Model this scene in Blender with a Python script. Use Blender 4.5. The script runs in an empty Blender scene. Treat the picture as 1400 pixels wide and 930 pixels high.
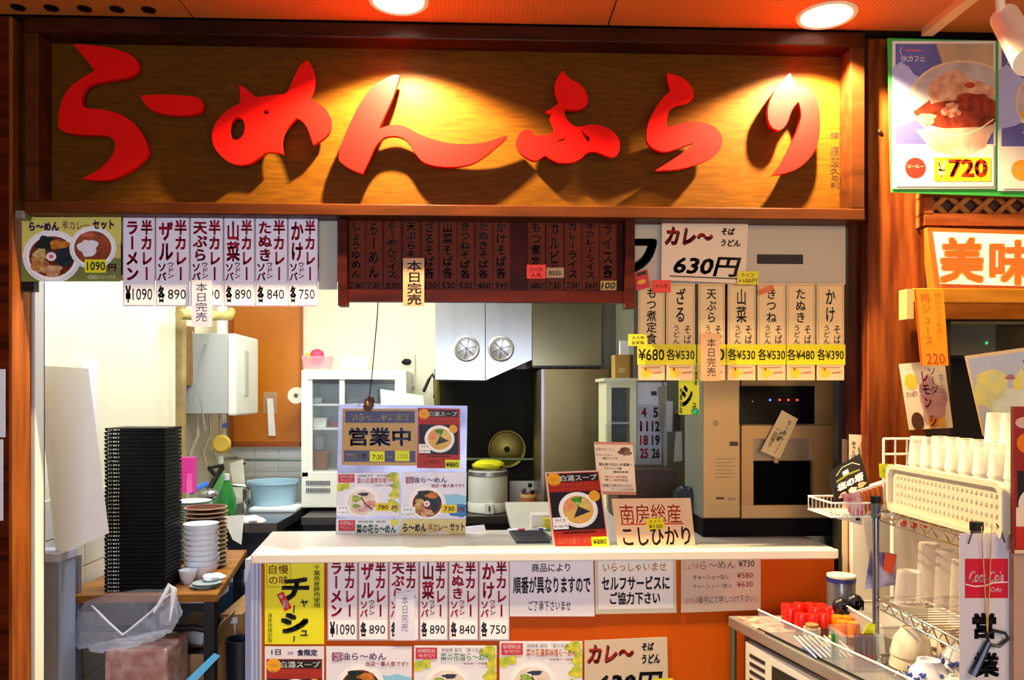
import bpy, bmesh, math, random
from math import sin, cos, pi, radians as R
from mathutils import Vector, Matrix
SC = bpy.context.scene
COL = SC.collection
random.seed(7)

# ------------------------------------------------------------ camera
F = 1100.0; TH = math.atan(45/1100); EYE = 1.5; HOR = 540.0
cam = bpy.data.cameras.new('camera'); cam.sensor_width = 36; cam.lens = 36*F/1400
cam.shift_y = (HOR-465)/1400; cam.clip_start = .05
co = bpy.data.objects.new('camera', cam); COL.objects.link(co)
co.location = (0, 0, EYE); co.rotation_euler = (pi/2, 0, -TH)
SC.camera = co
# ------------------------------------------------------------ world, lights, exposure
SC.view_settings.view_transform = 'Standard'; SC.view_settings.look = 'None'
SC.view_settings.gamma = 1; SC.view_settings.exposure = 0.0
w = bpy.data.worlds.new('world'); SC.world = w; w.use_nodes = True
w.node_tree.nodes['Background'].inputs[0].default_value = (1, .66, .42, 1)
w.node_tree.nodes['Background'].inputs[1].default_value = .1
def area(name, loc, rot, sx, sy, power, col):
    l = bpy.data.lights.new(name, 'AREA'); l.shape = 'RECTANGLE'; l.size = sx; l.size_y = sy
    l.energy = power; l.color = col
    o = bpy.data.objects.new(name, l); COL.objects.link(o); o.location = loc; o.rotation_euler = rot
    return o
area('kitchen_tube_light', (-.8, 4.1, 2.52), (0, 0, 0), 1.2, .3, 30, (.97, 1, .90))
area('kitchen_tube_light', (-.9, 3.1, 2.5), (R(-14), 0, 0), 1.2, .25, 25, (.88, .93, 1))
area('kitchen_tube_light', (0, 4.6, 2.52), (0, 0, 0), 1.0, .3, 8, (1, 1, .82))
area('hall_cool_fill', (-.25, -1.9, 1.3), (R(90), 0, R(4)), 2.0, 1.5, 50, (.70, .79, 1)).data.spread = R(130)  # unseen cool fill added behind the camera, no real window there
area('hall_lamp', (2.1, -.7, 2.3), (R(72), 0, R(14)), 1.0, .6, 13, (1, .62, .28)).data.spread = R(110)
def spot(name, loc, power, ang, blend, col, rot=(0, 0, 0), rad=.025):
    l = bpy.data.lights.new(name, 'SPOT'); l.energy = power; l.spot_size = R(ang); l.spot_blend = blend
    l.color = col; l.shadow_soft_size = rad
    o = bpy.data.objects.new(name, l); COL.objects.link(o); o.location = loc; o.rotation_euler = rot
    return o

# ------------------------------------------------------------ pixel -> place helpers (the photo is 1400 x 930)
def V(px, py, Y):
    a = (px-700)/F
    dx = cos(TH)*a+sin(TH); dy = cos(TH)-sin(TH)*a
    t = Y/dy
    return Vector((dx*t, Y, EYE-(py-HOR)/F*t))
def X(px, Y): return V(px, HOR, Y).x
def Z(py, Y, px=700): return V(px, py, Y).z

# ------------------------------------------------------------ materials
def lin(h):
    if isinstance(h, str):
        h = h.lstrip('#'); c = [int(h[i:i+2], 16)/255 for i in (0, 2, 4)]
    else: c = [v/255 for v in h]
    return tuple((v/12.92 if v <= .04045 else ((v+.055)/1.055)**2.4) for v in c)+(1,)
MC = {}
def mat(h, rough=.5, metal=0, emit=0, noise=0, nscale=8, stretch=(1, 1, 1), h2=None, bump=0, trans=0, alpha=1, coat=0, spec=None):
    key = (h, rough, metal, emit, noise, nscale, stretch, h2, bump, trans, alpha, coat, spec)
    if key in MC: return MC[key]
    m = bpy.data.materials.new('material'); m.use_nodes = True; nt = m.node_tree
    b = nt.nodes['Principled BSDF']; c = lin(h)
    b.inputs['Base Color'].default_value = c; b.inputs['Roughness'].default_value = rough
    b.inputs['Metallic'].default_value = metal
    if spec is not None: b.inputs['Specular IOR Level'].default_value = spec
    if coat: b.inputs['Coat Weight'].default_value = coat; b.inputs['Coat Roughness'].default_value = .08
    if emit: b.inputs['Emission Color'].default_value = c; b.inputs['Emission Strength'].default_value = emit
    if trans: b.inputs['Transmission Weight'].default_value = trans; b.inputs['IOR'].default_value = 1.3
    if alpha < 1: b.inputs['Alpha'].default_value = alpha
    if noise or bump or h2:
        tc = nt.nodes.new('ShaderNodeTexCoord'); mp = nt.nodes.new('ShaderNodeMapping')
        mp.inputs['Scale'].default_value = stretch
        nt.links.new(tc.outputs['Object'], mp.inputs['Vector'])
        n = nt.nodes.new('ShaderNodeTexNoise'); n.inputs['Scale'].default_value = nscale; n.inputs['Detail'].default_value = 5
        nt.links.new(mp.outputs[0], n.inputs['Vector'])
        if noise or h2:
            r = nt.nodes.new('ShaderNodeValToRGB')
            c2 = lin(h2) if h2 else tuple(v*(1-noise) for v in c[:3])+(1,)
            r.color_ramp.elements[0].color = c2; r.color_ramp.elements[1].color = c
            r.color_ramp.elements[0].position = .35; r.color_ramp.elements[1].position = .65
            nt.links.new(n.outputs['Fac'], r.inputs[0]); nt.links.new(r.outputs[0], b.inputs['Base Color'])
            if emit: nt.links.new(r.outputs[0], b.inputs['Emission Color'])
        if bump:
            bp = nt.nodes.new('ShaderNodeBump'); bp.inputs['Strength'].default_value = bump; bp.inputs['Distance'].default_value = .01
            nt.links.new(n.outputs['Fac'], bp.inputs['Height']); nt.links.new(bp.outputs[0], b.inputs['Normal'])
    MC[key] = m
    return m
def clear(h, dens=.3, rough=.1):
    key = ('clear', h, dens, rough)
    if key in MC: return MC[key]
    m = bpy.data.materials.new('clear_plastic'); m.use_nodes = True; nt = m.node_tree; nt.nodes.clear()
    o = nt.nodes.new('ShaderNodeOutputMaterial'); t = nt.nodes.new('ShaderNodeBsdfTransparent')
    p = nt.nodes.new('ShaderNodeBsdfPrincipled'); p.inputs['Base Color'].default_value = lin(h); p.inputs['Roughness'].default_value = rough
    lw = nt.nodes.new('ShaderNodeLayerWeight'); lw.inputs[0].default_value = .35
    ma = nt.nodes.new('ShaderNodeMath'); ma.operation = 'MULTIPLY_ADD'; ma.inputs[1].default_value = .38; ma.inputs[2].default_value = dens; ma.use_clamp = True
    mx = nt.nodes.new('ShaderNodeMixShader')
    nt.links.new(lw.outputs['Facing'], ma.inputs[0]); nt.links.new(ma.outputs[0], mx.inputs[0])
    nt.links.new(t.outputs[0], mx.inputs[1]); nt.links.new(p.outputs[0], mx.inputs[2]); nt.links.new(mx.outputs[0], o.inputs[0])
    MC[key] = m
    return m
def ink(h):
    if isinstance(h, tuple): return mat(h[0], .5, h2=h[1], nscale=h[2], spec=.3)
    return mat(h, .5, spec=.3)
def wood(h, h2, s=(1, 1, 1), sc=6, rough=.4, coat=0, bump=.05): return mat(h, rough, h2=h2, nscale=sc, stretch=s, bump=bump, coat=coat*.4, spec=.08)
CREAM = mat('#ebe5cb', .6, noise=.05, nscale=3); WHITE = mat('#efeff2', .4); STEEL = mat('#b9bab6', .28, .9, noise=.15, nscale=4, stretch=(.3, .3, 6))
DSTEEL = mat('#5d5a52', .35, .8, noise=.3, nscale=5); BLACK = mat('#0a090a', .5, spec=.2); CHROME = mat('#cfd0d4', .15, 1)
CARD = mat('#b58a5a', .8, noise=.15, nscale=20); DKWOOD = wood('#531b08', '#2c0c04', (1, 8, 8), 4, .35)

# ------------------------------------------------------------ mesh builder
class G:
    def __init__(s): s.v = []; s.f = []; s.m = []; s.mats = []
    def mi(s, m):
        if m not in s.mats: s.mats.append(m)
        return s.mats.index(m)
    def add(s, vs, fs, m):
        n = len(s.v); k = s.mi(m); s.v += [tuple(v) for v in vs]
        for f in fs: s.f.append([i+n for i in f]); s.m.append(k)
        return s
    def box(s, x0, x1, y0, y1, z0, z1, m):
        vs = [(x, y, z) for z in (z0, z1) for y in (y0, y1) for x in (x0, x1)]
        return s.add(vs, [(0, 2, 3, 1), (4, 5, 7, 6), (0, 1, 5, 4), (2, 6, 7, 3), (0, 4, 6, 2), (1, 3, 7, 5)], m)
    def px(s, x0, y0, x1, y1, Y, dep, m):          # a box whose front face, standing at depth Y, spans these picture coordinates
        c = (x0+x1)/2
        return s.box(X(x0, Y), X(x1, Y), Y, Y+dep, Z(y1, Y, c), Z(y0, Y, c), m)
    def hexa(s, a, b, m):                           # 4 front points, 4 back points
        return s.add(list(a)+list(b), [(0, 1, 2, 3), (7, 6, 5, 4), (0, 4, 5, 1), (1, 5, 6, 2), (2, 6, 7, 3), (3, 7, 4, 0)], m)
    def cyl(s, a, b, r0, r1, m, n=20, cap=True):
        a = Vector(a); b = Vector(b); d = (b-a).normalized()
        u = d.orthogonal().normalized(); w_ = d.cross(u)
        vs = [p+(u*cos(2*pi*i/n)+w_*sin(2*pi*i/n))*r for p, r in ((a, r0), (b, r1)) for i in range(n)]
        fs = [(i, (i+1) % n, n+(i+1) % n, n+i) for i in range(n)]
        if cap: fs += [tuple(range(n))[::-1], tuple(range(n, 2*n))]
        return s.add(vs, fs, m)
    def tube(s, pts, r, m, n=8):
        pts = [Vector(p) for p in pts]; vs = []; fs = []; up = None
        for i, p in enumerate(pts):
            d = (pts[min(i+1, len(pts)-1)]-pts[max(i-1, 0)]).normalized()
            if up is None: up = d.orthogonal().normalized()
            up = (up-d*up.dot(d)).normalized(); w_ = d.cross(up)
            rr = r[i] if isinstance(r, (list, tuple)) else r
            vs += [p+(up*cos(2*pi*k/n)+w_*sin(2*pi*k/n))*rr for k in range(n)]
        for i in range(len(pts)-1):
            for k in range(n): fs.append((i*n+k, i*n+(k+1) % n, (i+1)*n+(k+1) % n, (i+1)*n+k))
        fs += [tuple(range(n))[::-1], tuple(range((len(pts)-1)*n, len(pts)*n))]
        return s.add(vs, fs, m)
    def lathe(s, c, prof, m, n=28, ax='z', ex=1):
        vs = []; fs = []
        for r, h in prof:
            for i in range(n):
                a = 2*pi*i/n; p = (cos(a)*r*ex, sin(a)*r, h)
                if ax == 'y': p = (p[0], h, p[1])
                vs.append((c[0]+p[0], c[1]+p[1], c[2]+p[2]))
        for j in range(len(prof)-1):
            for i in range(n): fs.append((j*n+i, j*n+(i+1) % n, (j+1)*n+(i+1) % n, (j+1)*n+i))
        return s.add(vs, fs, m)
    def prism(s, poly, y0, y1, m):                  # polygon in x,z extruded along y
        n = len(poly); vs = [(x, y0, z) for x, z in poly]+[(x, y1, z) for x, z in poly]
        return s.add(vs, [tuple(range(n)), tuple(range(2*n-1, n-1, -1))]+[(i, n+i, n+(i+1) % n, (i+1) % n) for i in range(n)], m)
    def slab(s, poly, z0, z1, m):                   # polygon in x,y extruded along z
        n = len(poly); vs = [(x, y, z0) for x, y in poly]+[(x, y, z1) for x, y in poly]
        return s.add(vs, [tuple(range(n)), tuple(range(2*n-1, n-1, -1))]+[(i, n+i, n+(i+1) % n, (i+1) % n) for i in range(n)], m)
    def blob(s, c, r, m, seed=0, amp=.12, n=14):
        rnd = random.Random(seed); vs = []; fs = []; k = n//2
        ph = [rnd.uniform(0, 6) for _ in range(6)]
        for j in range(k+1):
            t = pi*j/k
            for i in range(n):
                a = 2*pi*i/n
                q = 1+amp*(sin(3*a+ph[0])*sin(2*t+ph[1])+.6*sin(5*a+ph[2]+3*t)+.4*sin(7*t+ph[3]+2*a))*sin(t)
                vs.append((c[0]+r[0]*q*sin(t)*cos(a), c[1]+r[1]*q*sin(t)*sin(a), c[2]-r[2]*q*cos(t)))
        for j in range(k):
            for i in range(n): fs.append((j*n+i, j*n+(i+1) % n, (j+1)*n+(i+1) % n, (j+1)*n+i))
        return s.add(vs, fs, m)
def build(g, name, parent=None, bev=0, smooth=False, base=None):
    xs = [v[0] for v in g.v]; ys = [v[1] for v in g.v]; zs = [v[2] for v in g.v]
    b = Vector(base) if base else Vector(((min(xs)+max(xs))/2, (min(ys)+max(ys))/2, min(zs)))
    me = bpy.data.meshes.new(name); me.from_pydata([(x-b.x, y-b.y, z-b.z) for x, y, z in g.v], [], g.f)
    for m in g.mats: me.materials.append(m)
    me.polygons.foreach_set('material_index', g.m)
    if smooth:
        me.polygons.foreach_set('use_smooth', [True]*len(me.polygons))
    me.update()
    o = bpy.data.objects.new(name, me); COL.objects.link(o)
    if parent:
        o.parent = parent; o.location = b-WL(parent)
    else: o.location = b
    if bev:
        md = o.modifiers.new('bevel', 'BEVEL'); md.width = bev; md.segments = 2; md.limit_method = 'ANGLE'
    if smooth:
        try:
            with bpy.context.temp_override(object=o, active_object=o, selected_objects=[o]): pass
        except Exception: pass
        me.set_sharp_from_angle(angle=R(40))
    return o
def WL(o):
    l = Vector(o.location); p = o.parent
    while p: l += Vector(p.location); p = p.parent
    return l
def tag(o, label, cat, group=None):
    o['label'] = label; o['category'] = cat
    if group: o['group'] = group
    return o
def top(g, name, label, cat, group=None, **k): return tag(build(g, name, **k), label, cat, group)
def emp(name, label, cat, loc, group=None):
    o = bpy.data.objects.new(name, None); o.empty_display_size = .05; COL.objects.link(o); o.location = loc
    return tag(o, label, cat, group)
def struct(g, name, **k):
    o = build(g, name, **k); o['kind'] = 'structure'; return o
def stuffpart(o): o['kind'] = 'stuff'; return o
def dup(root, loc, label=None, rotz=None, group=None, scale=None):
    r = root.copy(); COL.objects.link(r); r.location = loc
    if rotz is not None: r.rotation_euler = (root.rotation_euler[0], root.rotation_euler[1], rotz)
    if scale: r.scale = scale
    if label: r['label'] = label
    if group: r['group'] = group
    for ch in list(root.children):
        c = ch.copy(); COL.objects.link(c); c.parent = r
        for q in list(ch.children):
            d = q.copy(); COL.objects.link(d); d.parent = c
    return r

# ------------------------------------------------------------ lettering
GC = {}
def glyph(t, bold, res=3):
    key = (t, bold, res)
    if key in GC: return GC[key]
    c = bpy.data.curves.new('lettering', 'FONT'); c.body = t; c.size = 1; c.offset = min(bold, 0); c.resolution_u = res; c.fill_mode = 'BOTH'
    o = bpy.data.objects.new('lettering', c); COL.objects.link(o)
    dg = bpy.context.evaluated_depsgraph_get(); ev = o.evaluated_get(dg); me = ev.to_mesh()
    r = ([(v.co.x, v.co.y) for v in me.vertices], [tuple(p.vertices) for p in me.polygons])
    ev.to_mesh_clear(); bpy.data.objects.remove(o); bpy.data.curves.remove(c)
    if bold > 0:
        d = bold*.85; vs = []; fs = []; n = len(r[0])
        for i, (dx, dy) in enumerate(((d, d), (-d, d), (d, -d), (-d, -d)) if bold < .03 else ((d, d), (-d, d), (d, -d), (-d, -d), (0, d), (0, -d), (d, 0), (-d, 0), (0, 0))):
            vs += [(x+dx, y+dy) for x, y in r[0]]; fs += [tuple(q+n*i for q in f) for f in r[1]]
        r = (vs, fs)
    GC[key] = r
    return r
def sheet(name, label, cat, quad, Y, col, ops=(), group=None, ds=None, thick=.0012, m=None, parent=None):
    if len(quad) == 4 and not isinstance(quad[0], (tuple, list)):
        x0, y0, x1, y1 = quad; q = [V(x0, y0, Y), V(x1, y0, Y), V(x1, y1, Y), V(x0, y1, Y)]
        ox, oy, W, H = x0, y0, x1-x0, y1-y0
    else:
        q = [V(p[0], p[1], p[2] if len(p) > 2 else Y) for p in quad]
        ox, oy = 0, 0; W, H = ds if ds else (100, 100)
    n = (q[3]-q[0]).cross(q[1]-q[0]).normalized()
    if n.y > 0: n = -n
    g = G(); g.hexa(q, [p-n*thick for p in q], m or mat(col, .42, noise=.04, nscale=14, spec=.35))
    o = build(g, name, parent)
    if label: tag(o, label, cat, group)
    def P(x, y, k=0):
        u = (x-ox)/W; v = (y-oy)/H
        p = q[0]*(1-u)*(1-v)+q[1]*u*(1-v)+q[2]*u*v+q[3]*(1-u)*v
        return p+n*(.0003+k*.00006)
    cur = None; g = G(); pname = 'print'
    def flush():
        if g.v: build(g, pname, o)
    for k, op in enumerate(ops):
        t = op[0]
        if t == '@': flush(); g = G(); pname = op[1]; continue
        if t == 'r':
            _, a, b, c, d, h = op; g.add([P(a, b, k), P(c, b, k), P(c, d, k), P(a, d, k)], [(0, 1, 2, 3)], ink(h))
        elif t == 'fr':
            _, a, b, c, d, th, h = op
            for r_ in ((a, b, c, b+th), (a, d-th, c, d), (a, b, a+th, d), (c-th, b, c, d)):
                g.add([P(r_[0], r_[1], k), P(r_[2], r_[1], k), P(r_[2], r_[3], k), P(r_[0], r_[3], k)], [(0, 1, 2, 3)], ink(h))
        elif t in 'eb':
            cx, cy, rx, ry, h = op[1:6]; N = 26; sd = op[6] if t == 'b' else None; rn = random.Random(sd)
            a1, a2, a3 = [rn.uniform(0, 6) for _ in range(3)]
            pts = []
            for i in range(N):
                a = 2*pi*i/N; f = 1 if t == 'e' else 1+.13*sin(3*a+a1)+.09*sin(5*a+a2)+.05*sin(8*a+a3)
                x_ = cx+rx*f*cos(a); y_ = cy+ry*f*sin(a)
                x_ = min(max(x_, ox), ox+W); y_ = min(max(y_, oy), oy+H)
                pts.append(P(x_, y_, k))
            g.add(pts, [tuple(range(N))], ink(h))
        elif t == 'p':
            g.add([P(min(max(a, ox), ox+W), min(max(b, oy), oy+H), k) for a, b in op[1]], [tuple(range(len(op[1])))], ink(op[2]))
        elif t == 's':
            pts, wd, h = op[1], op[2], op[3]
            for (a, b), (c, d) in zip(pts, pts[1:]):
                L = math.hypot(c-a, d-b) or 1; nx, ny = -(d-b)/L*wd/2, (c-a)/L*wd/2
                g.add([P(a+nx, b+ny, k), P(c+nx, d+ny, k), P(c-nx, d-ny, k), P(a-nx, b-ny, k)], [(0, 1, 2, 3)], ink(h))
        elif t == 'h':
            _, tx, a, b, c, d, h = op[:7]; bold = op[7] if len(op) > 7 else .01; sh = op[8] if len(op) > 8 else 0
            vs, fs = glyph(tx, bold, 2)
            if not vs: continue
            vs = [(x+y*sh, y) for x, y in vs]
            xa = min(v[0] for v in vs); xb = max(v[0] for v in vs); ya = min(v[1] for v in vs); yb = max(v[1] for v in vs)
            g.add([P(a+(x-xa)/(xb-xa)*(c-a), d-(y-ya)/(yb-ya)*(d-b), k) for x, y in vs], fs, ink(h))
        elif t == 'v':
            _, tx, a, b, c, d, h = op[:7]; bold = op[7] if len(op) > 7 else .02; ch = (d-b)/len(tx)
            for i, c_ in enumerate(tx):
                if c_ == ' ': continue
                vs, fs = glyph(c_, bold, 2)
                if c_ in 'ー～': vs = [(.5+(y-.38), .38-(x-.5)) for x, y in vs]
                g.add([P(a+x*(c-a), b+ch*i+(.88-y)*ch, k) for x, y in vs], fs, ink(h))
    flush()
    return o

# ============================================================ SETTING
WX = -1.6; BY = 5.2; CZ = 2.63; CF = 2.6
FLOORM = mat('#8d7f6a', .5, noise=.2, nscale=3)
g = G(); g.box(-5, 5, -3, 7, -.1, 0, FLOORM); struct(g, 'floor')
PERF = mat('#a85c18', .7); nt = PERF.node_tree
tc = nt.nodes.new('ShaderNodeTexCoord'); vo = nt.nodes.new('ShaderNodeTexVoronoi'); vo.inputs['Scale'].default_value = 75; vo.inputs['Randomness'].default_value = 0
rp = nt.nodes.new('ShaderNodeValToRGB'); rp.color_ramp.elements[0].position = .14; rp.color_ramp.elements[1].position = .2
rp.color_ramp.elements[0].color = lin('#84440f'); rp.color_ramp.elements[1].color = lin('#b4661e')
vo.voronoi_dimensions = '2D'
nt.links.new(tc.outputs['Object'], vo.inputs['Vector']); nt.links.new(vo.outputs['Distance'], rp.inputs[0]); nt.links.new(rp.outputs[0], nt.nodes['Principled BSDF'].inputs['Base Color'])
g = G(); g.box(-5, 5, -3, 5.4, CZ+.012, CZ+.1, mat('#241006', .8)); ceil = struct(g, 'ceiling')
xs0 = X(256, 2.4)
for i in range(-3, 4):
    for (ya, yb) in ((-1.2, .6), (.606, 2.446)):
        a = xs0+1.25*i; g = G(); g.box(a+.003, a+1.247, ya, yb, CZ, CZ+.012, PERF); build(g, 'ceiling_panel', ceil)
g = G(); g.box(WX, 1.35, 2.66, BY, CZ-.04, CZ, CREAM); build(g, 'kitchen_ceiling_panel', ceil)
for x_ in (30, 75, 120, 164, 207):
    c = V(x_, 8, 2.42); g = G(); g.lathe((c.x, 2.42-.02, CZ-.003), [(0, 0), (.02, 0), (.02, .003)], BLACK, 16); build(g, 'vent_hole', ceil)

g = G(); g.box(WX-.1, WX, 2.64, BY+.1, 0, CZ, CREAM); wl = struct(g, 'wall_left')
TILE = mat('#e3e0d6', .25, noise=.04); TILE2 = mat('#cfd0cc', .3, noise=.06)
for r_ in range(7):                                  # big pale tiles low on the left wall
    for c_ in range(4):
        g = G(); y0 = 3.02+.3*c_; z0 = .06+.15*r_; g.box(WX, WX+.008, y0+.003, y0+.297, z0+.003, z0+.147, TILE); build(g, 'tile', wl)
g = G(); g.box(WX-.1, 1.4, BY, BY+.1, 0, CZ, CREAM); wb = struct(g, 'wall_back')
for r_ in range(4):                                   # splash tiles over the sink
    for c_ in range(5):
        x0 = WX+.02+.15*c_; z0 = 1.16-.15*r_; g = G(); g.box(x0+.002, x0+.148, BY-.008, BY, z0-.148, z0-.002, TILE2); build(g, 'tile', wb)
g = G(); g.px(594, 505, 742, 735, BY-.03, .03, mat('#2e2a1c', .6, 0, noise=.5, nscale=3, spec=.15)); build(g, 'dark_steel_panel', wb)
g = G(); g.box(1.32, 1.4, 2.62, BY, 0, CZ, mat('#8f8a72', .6, noise=.1)); struct(g, 'wall_right')
# stained trims at the break in the left wall
g = G(); g.box(WX, WX+.05, 4.27, 4.33, .9, 2.1, mat('#b9a06a', .7, noise=.4, nscale=12)); struct(g, 'trim_1')
g = G(); g.box(WX, WX+.03, 4.2, 4.23, .9, 2.1, mat('#f0ead2', .6)); struct(g, 'trim_2')
g = G(); g.box(WX, WX+.012, 4.34, 4.37, 1.3, 2.1, mat('#2a3aa0', .5)); struct(g, 'trim_3')
# jamb on the kitchen opening
g = G(); g.px(40, 290, 48, 990, 2.58, .05, mat('#cfcac4', .4)); struct(g, 'trim_4')
g = G(); g.px(48, 290, 52, 990, 2.6, .04, mat('#2c2450', .4)); struct(g, 'trim_5')
# header over the serving opening, hidden behind the sign
g = G(); g.box(-1.425, 1.36, 2.575, 2.62, Z(292, 2.575), CZ, mat('#3a1808', .6, spec=.1)); struct(g, 'wall_header')
# posts
WPOST_LIT = wood('#8c4c1a', '#66300c', (6, 6, .6), 5, .38, .2); WPOST2 = wood('#8a4418', '#56200a', (6, 6, .6), 5, .38, .1)
g = G(); g.box(-2.6, X(17, 2.46)-.012, 2.46, 2.62, 0, CZ, DKWOOD); struct(g, 'wall_front_left')
g = G(); g.box(X(17, 2.46)-.012, X(17, 2.46), 2.461, 2.556, 0, CZ, WPOST_LIT); struct(g, 'trim_6', bev=.002)  # side face of the left post, its lit look put into lighter wood colour
g = G(); g.box(X(1187, 2.5), X(1266, 2.5), 2.5, 2.64, Z(676, 2.5, 1200), CZ, WPOST2); post = struct(g, 'trim_7', bev=.003)
g = G(); g.box(X(1150, 2.6), X(1188, 2.6), 2.55, 2.62, Z(600, 2.6, 1170), CZ, wood('#44160a', '#240a04', (6, 6, .6), 5)); struct(g, 'trim_8')
g = G(); g.lathe((X(1204, 2.49), 2.5, Z(180, 2.5, 1204)), [(0, -.008), (.006, -.006), (.009, 0)], mat('#9c7b50', .3, .9), 12, 'y'); build(g, 'screw', post)
# jamb and white lower wall on the right
g = G(); g.px(1146, 505, 1152, 870, 2.595, .04, mat('#16130f', .4)); struct(g, 'trim_9')
g = G(); g.px(1152, 590, 1160, 870, 2.59, .05, mat('#c9b48c', .5)); struct(g, 'trim_10')
g = G(); g.px(1160, 590, 1166, 870, 2.585, .05, mat('#8a3f1a', .5)); struct(g, 'trim_11')
g = G(); g.box(X(1166, 2.56), 2.6, 2.56, 2.6, 0, Z(680, 2.56, 1200), mat('#d8d3cc', .5)); struct(g, 'wall_front_right')

# ============================================================ SHOP SIGN
VEN = mat('#5c3607', .45, h2='#4e2c05', nscale=16, stretch=(1, 1, 7), bump=.03, spec=.06)
sign = emp('shop_sign', 'long wooden shop sign with raised red brush letters under the ceiling', 'sign', (X(605, 2.5), 2.57, Z(298, 2.45)))
def bb(x0, x1, y0, y1, z0, z1, m, name, par, bev=.003):
    g = G(); g.box(x0, x1, y0, y1, z0, z1, m); return build(g, name, par, bev=bev)
SL, SR = X(33, 2.45), X(1183, 2.45); SB, ST = Z(296, 2.45, 605), CZ-.004
bb(SL+.02, SR-.02, 2.53, 2.57, SB+.01, ST, VEN, 'panel', sign, 0)
FR = wood('#54280e', '#3e1c08', (1, 6, 6), 4, .4, .05)
bb(SL, SR, 2.45, 2.57, SB, SB+.036, FR, 'frame_rail', sign)
bb(SL, SR, 2.45, 2.57, ST-.045, ST, wood('#3c1808', '#280e04', (1, 6, 6), 4, .35, .1), 'frame_rail', sign)
bb(SR-.045, SR, 2.452, 2.57, SB+.036, ST-.045, FR, 'frame_stile', sign)
bb(SL, SL+.04, 2.452, 2.57, SB+.036, ST-.045, FR, 'frame_stile', sign)
RED = mat('#d60c05', .55, spec=.1)
def smoothpts(p, n=3, sharp=70):
    out = []; N = len(p)
    def corner(i):
        a = Vector(p[i])-Vector(p[i-1]); b = Vector(p[(i+1) % N])-Vector(p[i])
        return a.length > 0 and b.length > 0 and math.degrees(a.angle(b)) > sharp
    for i in range(N):
        p0, p1, p2, p3 = [Vector(p[(i+k) % N]) for k in (-1, 0, 1, 2)]
        if corner(i): p0 = p1
        if corner((i+1) % N): p3 = p2
        for j in range(n):
            t = j/n
            out.append(.5*((2*p1)+(-p0+p2)*t+(2*p0-5*p1+4*p2-p3)*t*t+(-p0+3*p1-3*p2+p3)*t**3))
    return out
def brush(outs, Yf, th, o0, s):
    c = bpy.data.curves.new('letter', 'CURVE'); c.dimensions = '2D'; c.fill_mode = 'BOTH'; c.extrude = th/2
    pts3 = []
    for pl in outs:
        pl = smoothpts([(o0[0]+a/s, o0[1]+b/s) for a, b in pl])
        sp = c.splines.new('POLY'); sp.points.add(len(pl)-1); sp.use_cyclic_u = True
        for i, q in enumerate(pl):
            v = V(q.x, q.y, Yf); sp.points[i].co = (v.x, v.z, 0, 1)
    o = bpy.data.objects.new('letter', c); COL.objects.link(o)
    dg = bpy.context.evaluated_depsgraph_get(); ev = o.evaluated_get(dg); me = ev.to_mesh()
    g = G(); g.add([(v.co.x, Yf+th/2-v.co.z, v.co.y) for v in me.vertices], [tuple(p.vertices) for p in me.polygons], RED)
    ev.to_mesh_clear(); bpy.data.objects.remove(o)
    return build(g, 'letter', sign)
LY = 2.478; LT = .018
s1 = 1395/480; s3 = 2.5
def ellp(cx, cy, rx, ry, rot=0, n=14): return [(cx+rx*cos(a)*cos(rot)-ry*sin(a)*sin(rot), cy+rx*cos(a)*sin(rot)+ry*sin(a)*cos(rot)) for a in [2*pi*i/n for i in range(n)]]
brush([[(290,175),(350,178),(430,188),(490,205),(535,230),(552,262),(540,290),(500,308),(440,318),(380,330),(345,345),(328,375),(325,405),(340,428),(400,435),(460,448),(520,480),(560,525),(583,570),(588,605),(565,640),(520,675),(470,703),(420,717),(370,716),(325,710),(375,685),(420,650),(450,610),(458,570),(440,545),(400,537),(330,535),(270,528),(240,515),(230,490),(235,440),(250,390),(280,345),(320,315),(360,290),(375,280),(350,245),(320,210)]], LY+.02, LT, (0, 0), s1)
brush([[(558,380),(620,376),(700,378),(770,384),(800,398),(808,420),(795,445),(760,455),(700,458),(640,450),(600,435),(575,412)]], LY+.02, LT, (0, 0), s1)
brush([[(950,338),(975,350),(1000,372),(1020,385),(1060,380),(1100,375),(1140,367),(1165,315),(1190,265),(1222,238),(1238,262),(1250,310),(1245,350),(1228,388),(1262,408),(1295,435),(1315,475),(1310,520),(1285,550),(1245,575),(1235,545),(1220,505),(1200,480),(1178,468),(1150,495),(1130,520),(1118,560),(1123,610),(1095,605),(1060,605),(1030,625),(1000,645),(960,655),(920,648),(885,625),(855,590),(843,550),(850,505),(875,465),(915,430),(950,412),(955,375)], ellp(942, 511, 31, 46, .15), ellp(1057, 445, 12, 9)], LY, LT, (0, 0), s1)
brush([[(367,300),(355,345),(335,400),(310,455),(285,512),(320,500),(360,495),(400,508),(450,535),(520,560),(600,572),(680,570),(740,555),(790,538),(792,548),(750,585),(700,625),(650,652),(590,662),(520,660),(465,645),(430,610),(405,570),(380,548),(340,540),(300,550),(270,585),(245,640),(220,690),(180,675),(140,650),(125,625),(140,560),(170,490),(210,410),(260,345),(310,312),(345,298)]], LY, LT, (420, 0), s1)
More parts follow.
